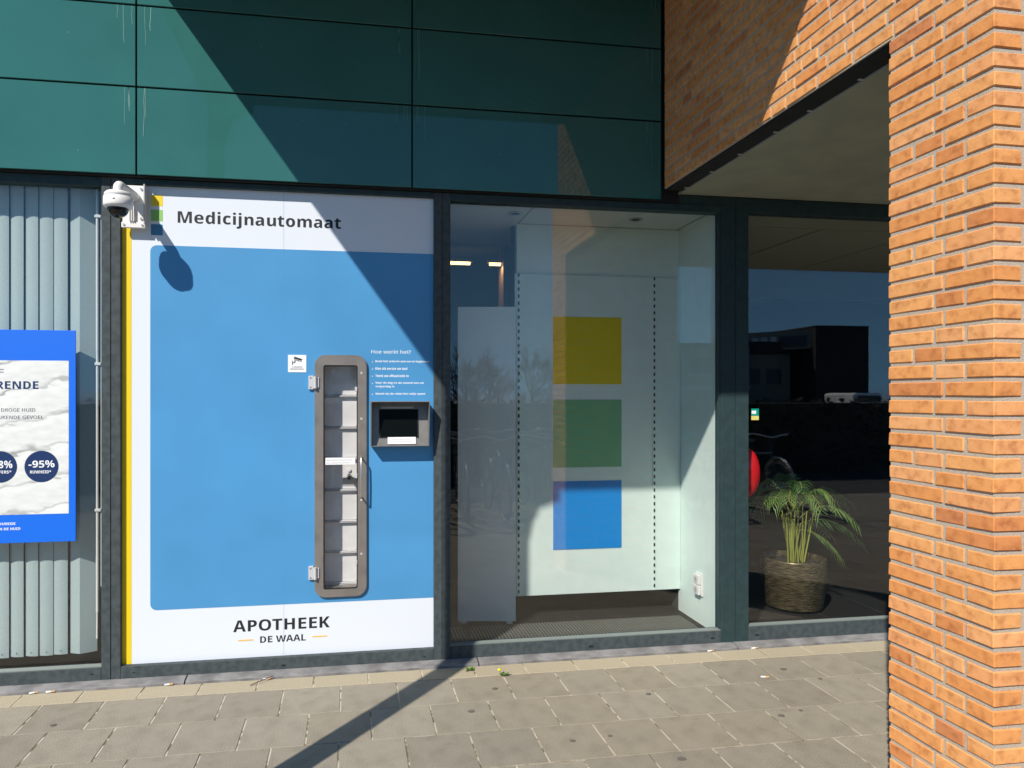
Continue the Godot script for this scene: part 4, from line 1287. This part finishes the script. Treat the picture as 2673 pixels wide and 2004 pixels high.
func across_the_street() -> void:
	# grass verge and road beyond the pavement
	var g := MB.new()
	g.facing([Vector3(-80, -0.05, 13.0), Vector3(120, -0.05, 13.0), Vector3(120, -0.05, 19.0), Vector3(-80, -0.05, 19.0)], Vector3.UP)
	setting(part("grass_verge", g.done(), M.grass, self))
	# bicycles
	var proto := bicycle()
	var n := 0
	var first := true
	for row in 2:
		for k in 14:
			var bk: Node3D = proto
			if not first:
				bk = proto.duplicate()
				bk.name = numbered("bicycle")
				add_child(bk, true)
			first = false
			bk.position = Vector3(-1.2 + k * 0.52 + row * 0.2 + rng.randf_range(-0.08, 0.08), -0.001, 5.0 + row * 1.75 + rng.randf_range(-0.15, 0.15))
			bk.rotation = Vector3(rng.randf_range(-0.05, 0.05), PI / 2 + rng.randf_range(-0.12, 0.12), 0)
			var m: Material = [M.bike_black, M.bike_blue, M.bike_grey][rng.randi() % 3]
			bk.get_node("frame").material_override = m
			n += 1
			tag(bk, "dark parked bicycle mirrored in the windows", "bicycle", "bicycles parked across from the facade")
	# clipped hedge behind the bicycles
	var hd := thing("hedge", "dark hedge behind the parked bicycles, mirrored in the glass", "hedge")
	var hm := MB.new()
	var mass := MB.new()
	mass.box(Vector3(-14, -0.06, 9.3), Vector3(34, 1.40, 10.3))
	part("branches", mass.done(), M.bark, hd)
	for i in 13000:
		var p := Vector3(rng.randf_range(-14, 34), rng.randf_range(0.0, 1.50), rng.randf_range(9.15, 10.4))
		if rng.randf() < 0.7:
			p.z = 9.2 + rng.randf() * 0.12
		var a := Vector3(rng.randf_range(-1, 1), rng.randf_range(-1, 1), rng.randf_range(-1, 1)).normalized() * 0.07
		var b := a.cross(Vector3(rng.randf_range(-1, 1), 1, rng.randf_range(-1, 1))).normalized() * 0.035
		hm.facing2([p - a, p + b, p + a, p - b], Vector3(0, 0, -1), -1)
	part("leaves", hm.done(), M.hedge, hd).set_meta("kind", "stuff")
	# trees
	var kinds := [bare_tree(5, 4.4), bare_tree(9, 5.4), bare_tree(14, 3.8), bare_tree(23, 4.8)]
	var tx := []
	for k in 26:
		tx.append([-12.0 + k * 1.15 + rng.randf_range(-0.7, 0.7), 41.0 + rng.randf_range(-3.0, 6.0), rng.randi() % 4])
	for t in tx:
		var o := thing("bare_tree", "leafless tree across the road, mirrored in the shop window", "tree", Vector3(t[0], 0, t[1] - 4.0), "bare trees across the road")
		o.rotation.y = rng.randf() * TAU
		o.scale = Vector3(1.1, 1.0, 1.1) * rng.randf_range(0.75, 1.15)
		part("trunk", kinds[t[2]][0], M.bark, o)
		part("crown", kinds[t[2]][1], M.bark, o)
	# the dark building
	var dk := thing("dark_building", "dark block of a flat-roofed building across the road, mirrored in the right window", "building", Vector3(0, 0, 36))
	part("wall", bx(Vector3(28.8, -0.06, 0), Vector3(32.5, 5.9, 12)), M.dark_brick, dk)
	part("parapet", bx(Vector3(28.75, 5.901, -0.05), Vector3(32.55, 5.98, 12.05)), M.roof, dk)
	var wing := MB.new()
	wing.hexa([Vector3(28.795, 4.55, 0.4), Vector3(26.1, 4.55, 3.4), Vector3(26.1, 4.55, 8), Vector3(28.795, 4.55, 8), Vector3(28.795, 5.75, 0.4), Vector3(26.1, 5.75, 3.4), Vector3(26.1, 5.75, 8), Vector3(28.795, 5.75, 8)])
	part("wing", wing.done(), M.house_brick, dk)
	part("wing_base", bx(Vector3(26.6, -0.06, 3.5), Vector3(28.79, 4.545, 8)), M.dark_brick, dk)
	for k in 4:
		var q := MB.new()
		var a := 0.10 + k * 0.14
		var p0 := Vector3(26.1, 0, 3.4).lerp(Vector3(28.795, 0, 0.4), a) + Vector3(-0.03, 0, -0.03)
		var p1 := Vector3(26.1, 0, 3.4).lerp(Vector3(28.795, 0, 0.4), a + (0.10 if k < 3 else 0.42)) + Vector3(-0.03, 0, -0.03)
		q.facing([p0 + Vector3(0, 4.7, 0), p1 + Vector3(0, 4.7, 0), p1 + Vector3(0, 5.4, 0), p0 + Vector3(0, 5.4, 0)], Vector3(-1, 0, -1))
		part("window", q.done(), M.paint_white if k < 3 else M.window_dark, dk)
	var lo := thing("low_building", "lower dark-roofed building left of the dark block, mirrored in the right window", "building", Vector3(0, 0, 38))
	part("wall", bx(Vector3(24.8, -0.06, 0), Vector3(28.4, 4.3, 8)), M.house_brick, lo)
	part("roof", bx(Vector3(24.7, 4.301, -0.3), Vector3(28.5, 5.05, 8.2)), M.roof, lo)
	for k in 2:
		part("window", bx(Vector3(25.2 + k * 1.5, 2.3, -0.05), Vector3(26.2 + k * 1.5, 3.3, -0.001)), M.window_dark, lo)
	var wh := thing("pale_house", "pale brick house with flat dark roof across the road", "house", Vector3(0, 0, 36))
	part("wall", bx(Vector3(19.4, -0.06, 0), Vector3(24.3, 4.5, 9)), M.house_brick, wh)
	part("roof", bx(Vector3(19.3, 4.501, -0.15), Vector3(24.35, 4.75, 9.1)), M.roof, wh)
	for k in 2:
		var wd := part("window", bx(Vector3(20.4 + k * 2.0, 2.9, -0.06), Vector3(21.7 + k * 2.0, 3.9, -0.001)), M.window_dark, wh)
		part("frame", bx(Vector3(20.3 + k * 2.0, 2.8, -0.05), Vector3(21.8 + k * 2.0, 2.899, -0.001)), M.paint_white, wd)
	part("wall_band", bx(Vector3(19.4, 1.9, -0.04), Vector3(24.3, 2.15, -0.001)), M.paint_white, wh)
	# the white van
	var v := thing("white_van", "white van parked before the dark block, only its upper part mirrored", "van", Vector3(29.2, 0, 33.5))
	v.rotation.y = PI / 2
	part("body", bx(Vector3(-1.1, 0.35, -0.9), Vector3(1.6, 1.72, 0.9), 0.12), M.paint_white, v)
	part("cab", bx(Vector3(-2.1, 0.35, -0.88), Vector3(-1.11, 1.15, 0.88), 0.12), M.paint_white, v)
	part("rear_window", bx(Vector3(1.601, 1.2, -0.7), Vector3(1.63, 1.55, 0.7)), M.window_dark, v)
	for x in [-1.4, 0.95]:
		for z in [-0.8, 0.8]:
			part("wheel", cyl(Vector3(x, 0.33, z - 0.1), Vector3(x, 0.33, z + 0.1), 0.33, 20), M.tyre, v)
	# rail along the far side of the road
	var fn := thing("white_rail", "thin white rail along the far side of the road", "rail", Vector3(0, 0, 30))
	part("rail", bx(Vector3(-20, 0.95, 0), Vector3(60, 1.02, 0.05)), M.paint_white, fn)
	for k in 21:
		part("rail_post", bx(Vector3(-20 + k * 4.0, -0.06, 0.051), Vector3(-19.94 + k * 4.0, 0.95, 0.11)), M.paint_white, fn)
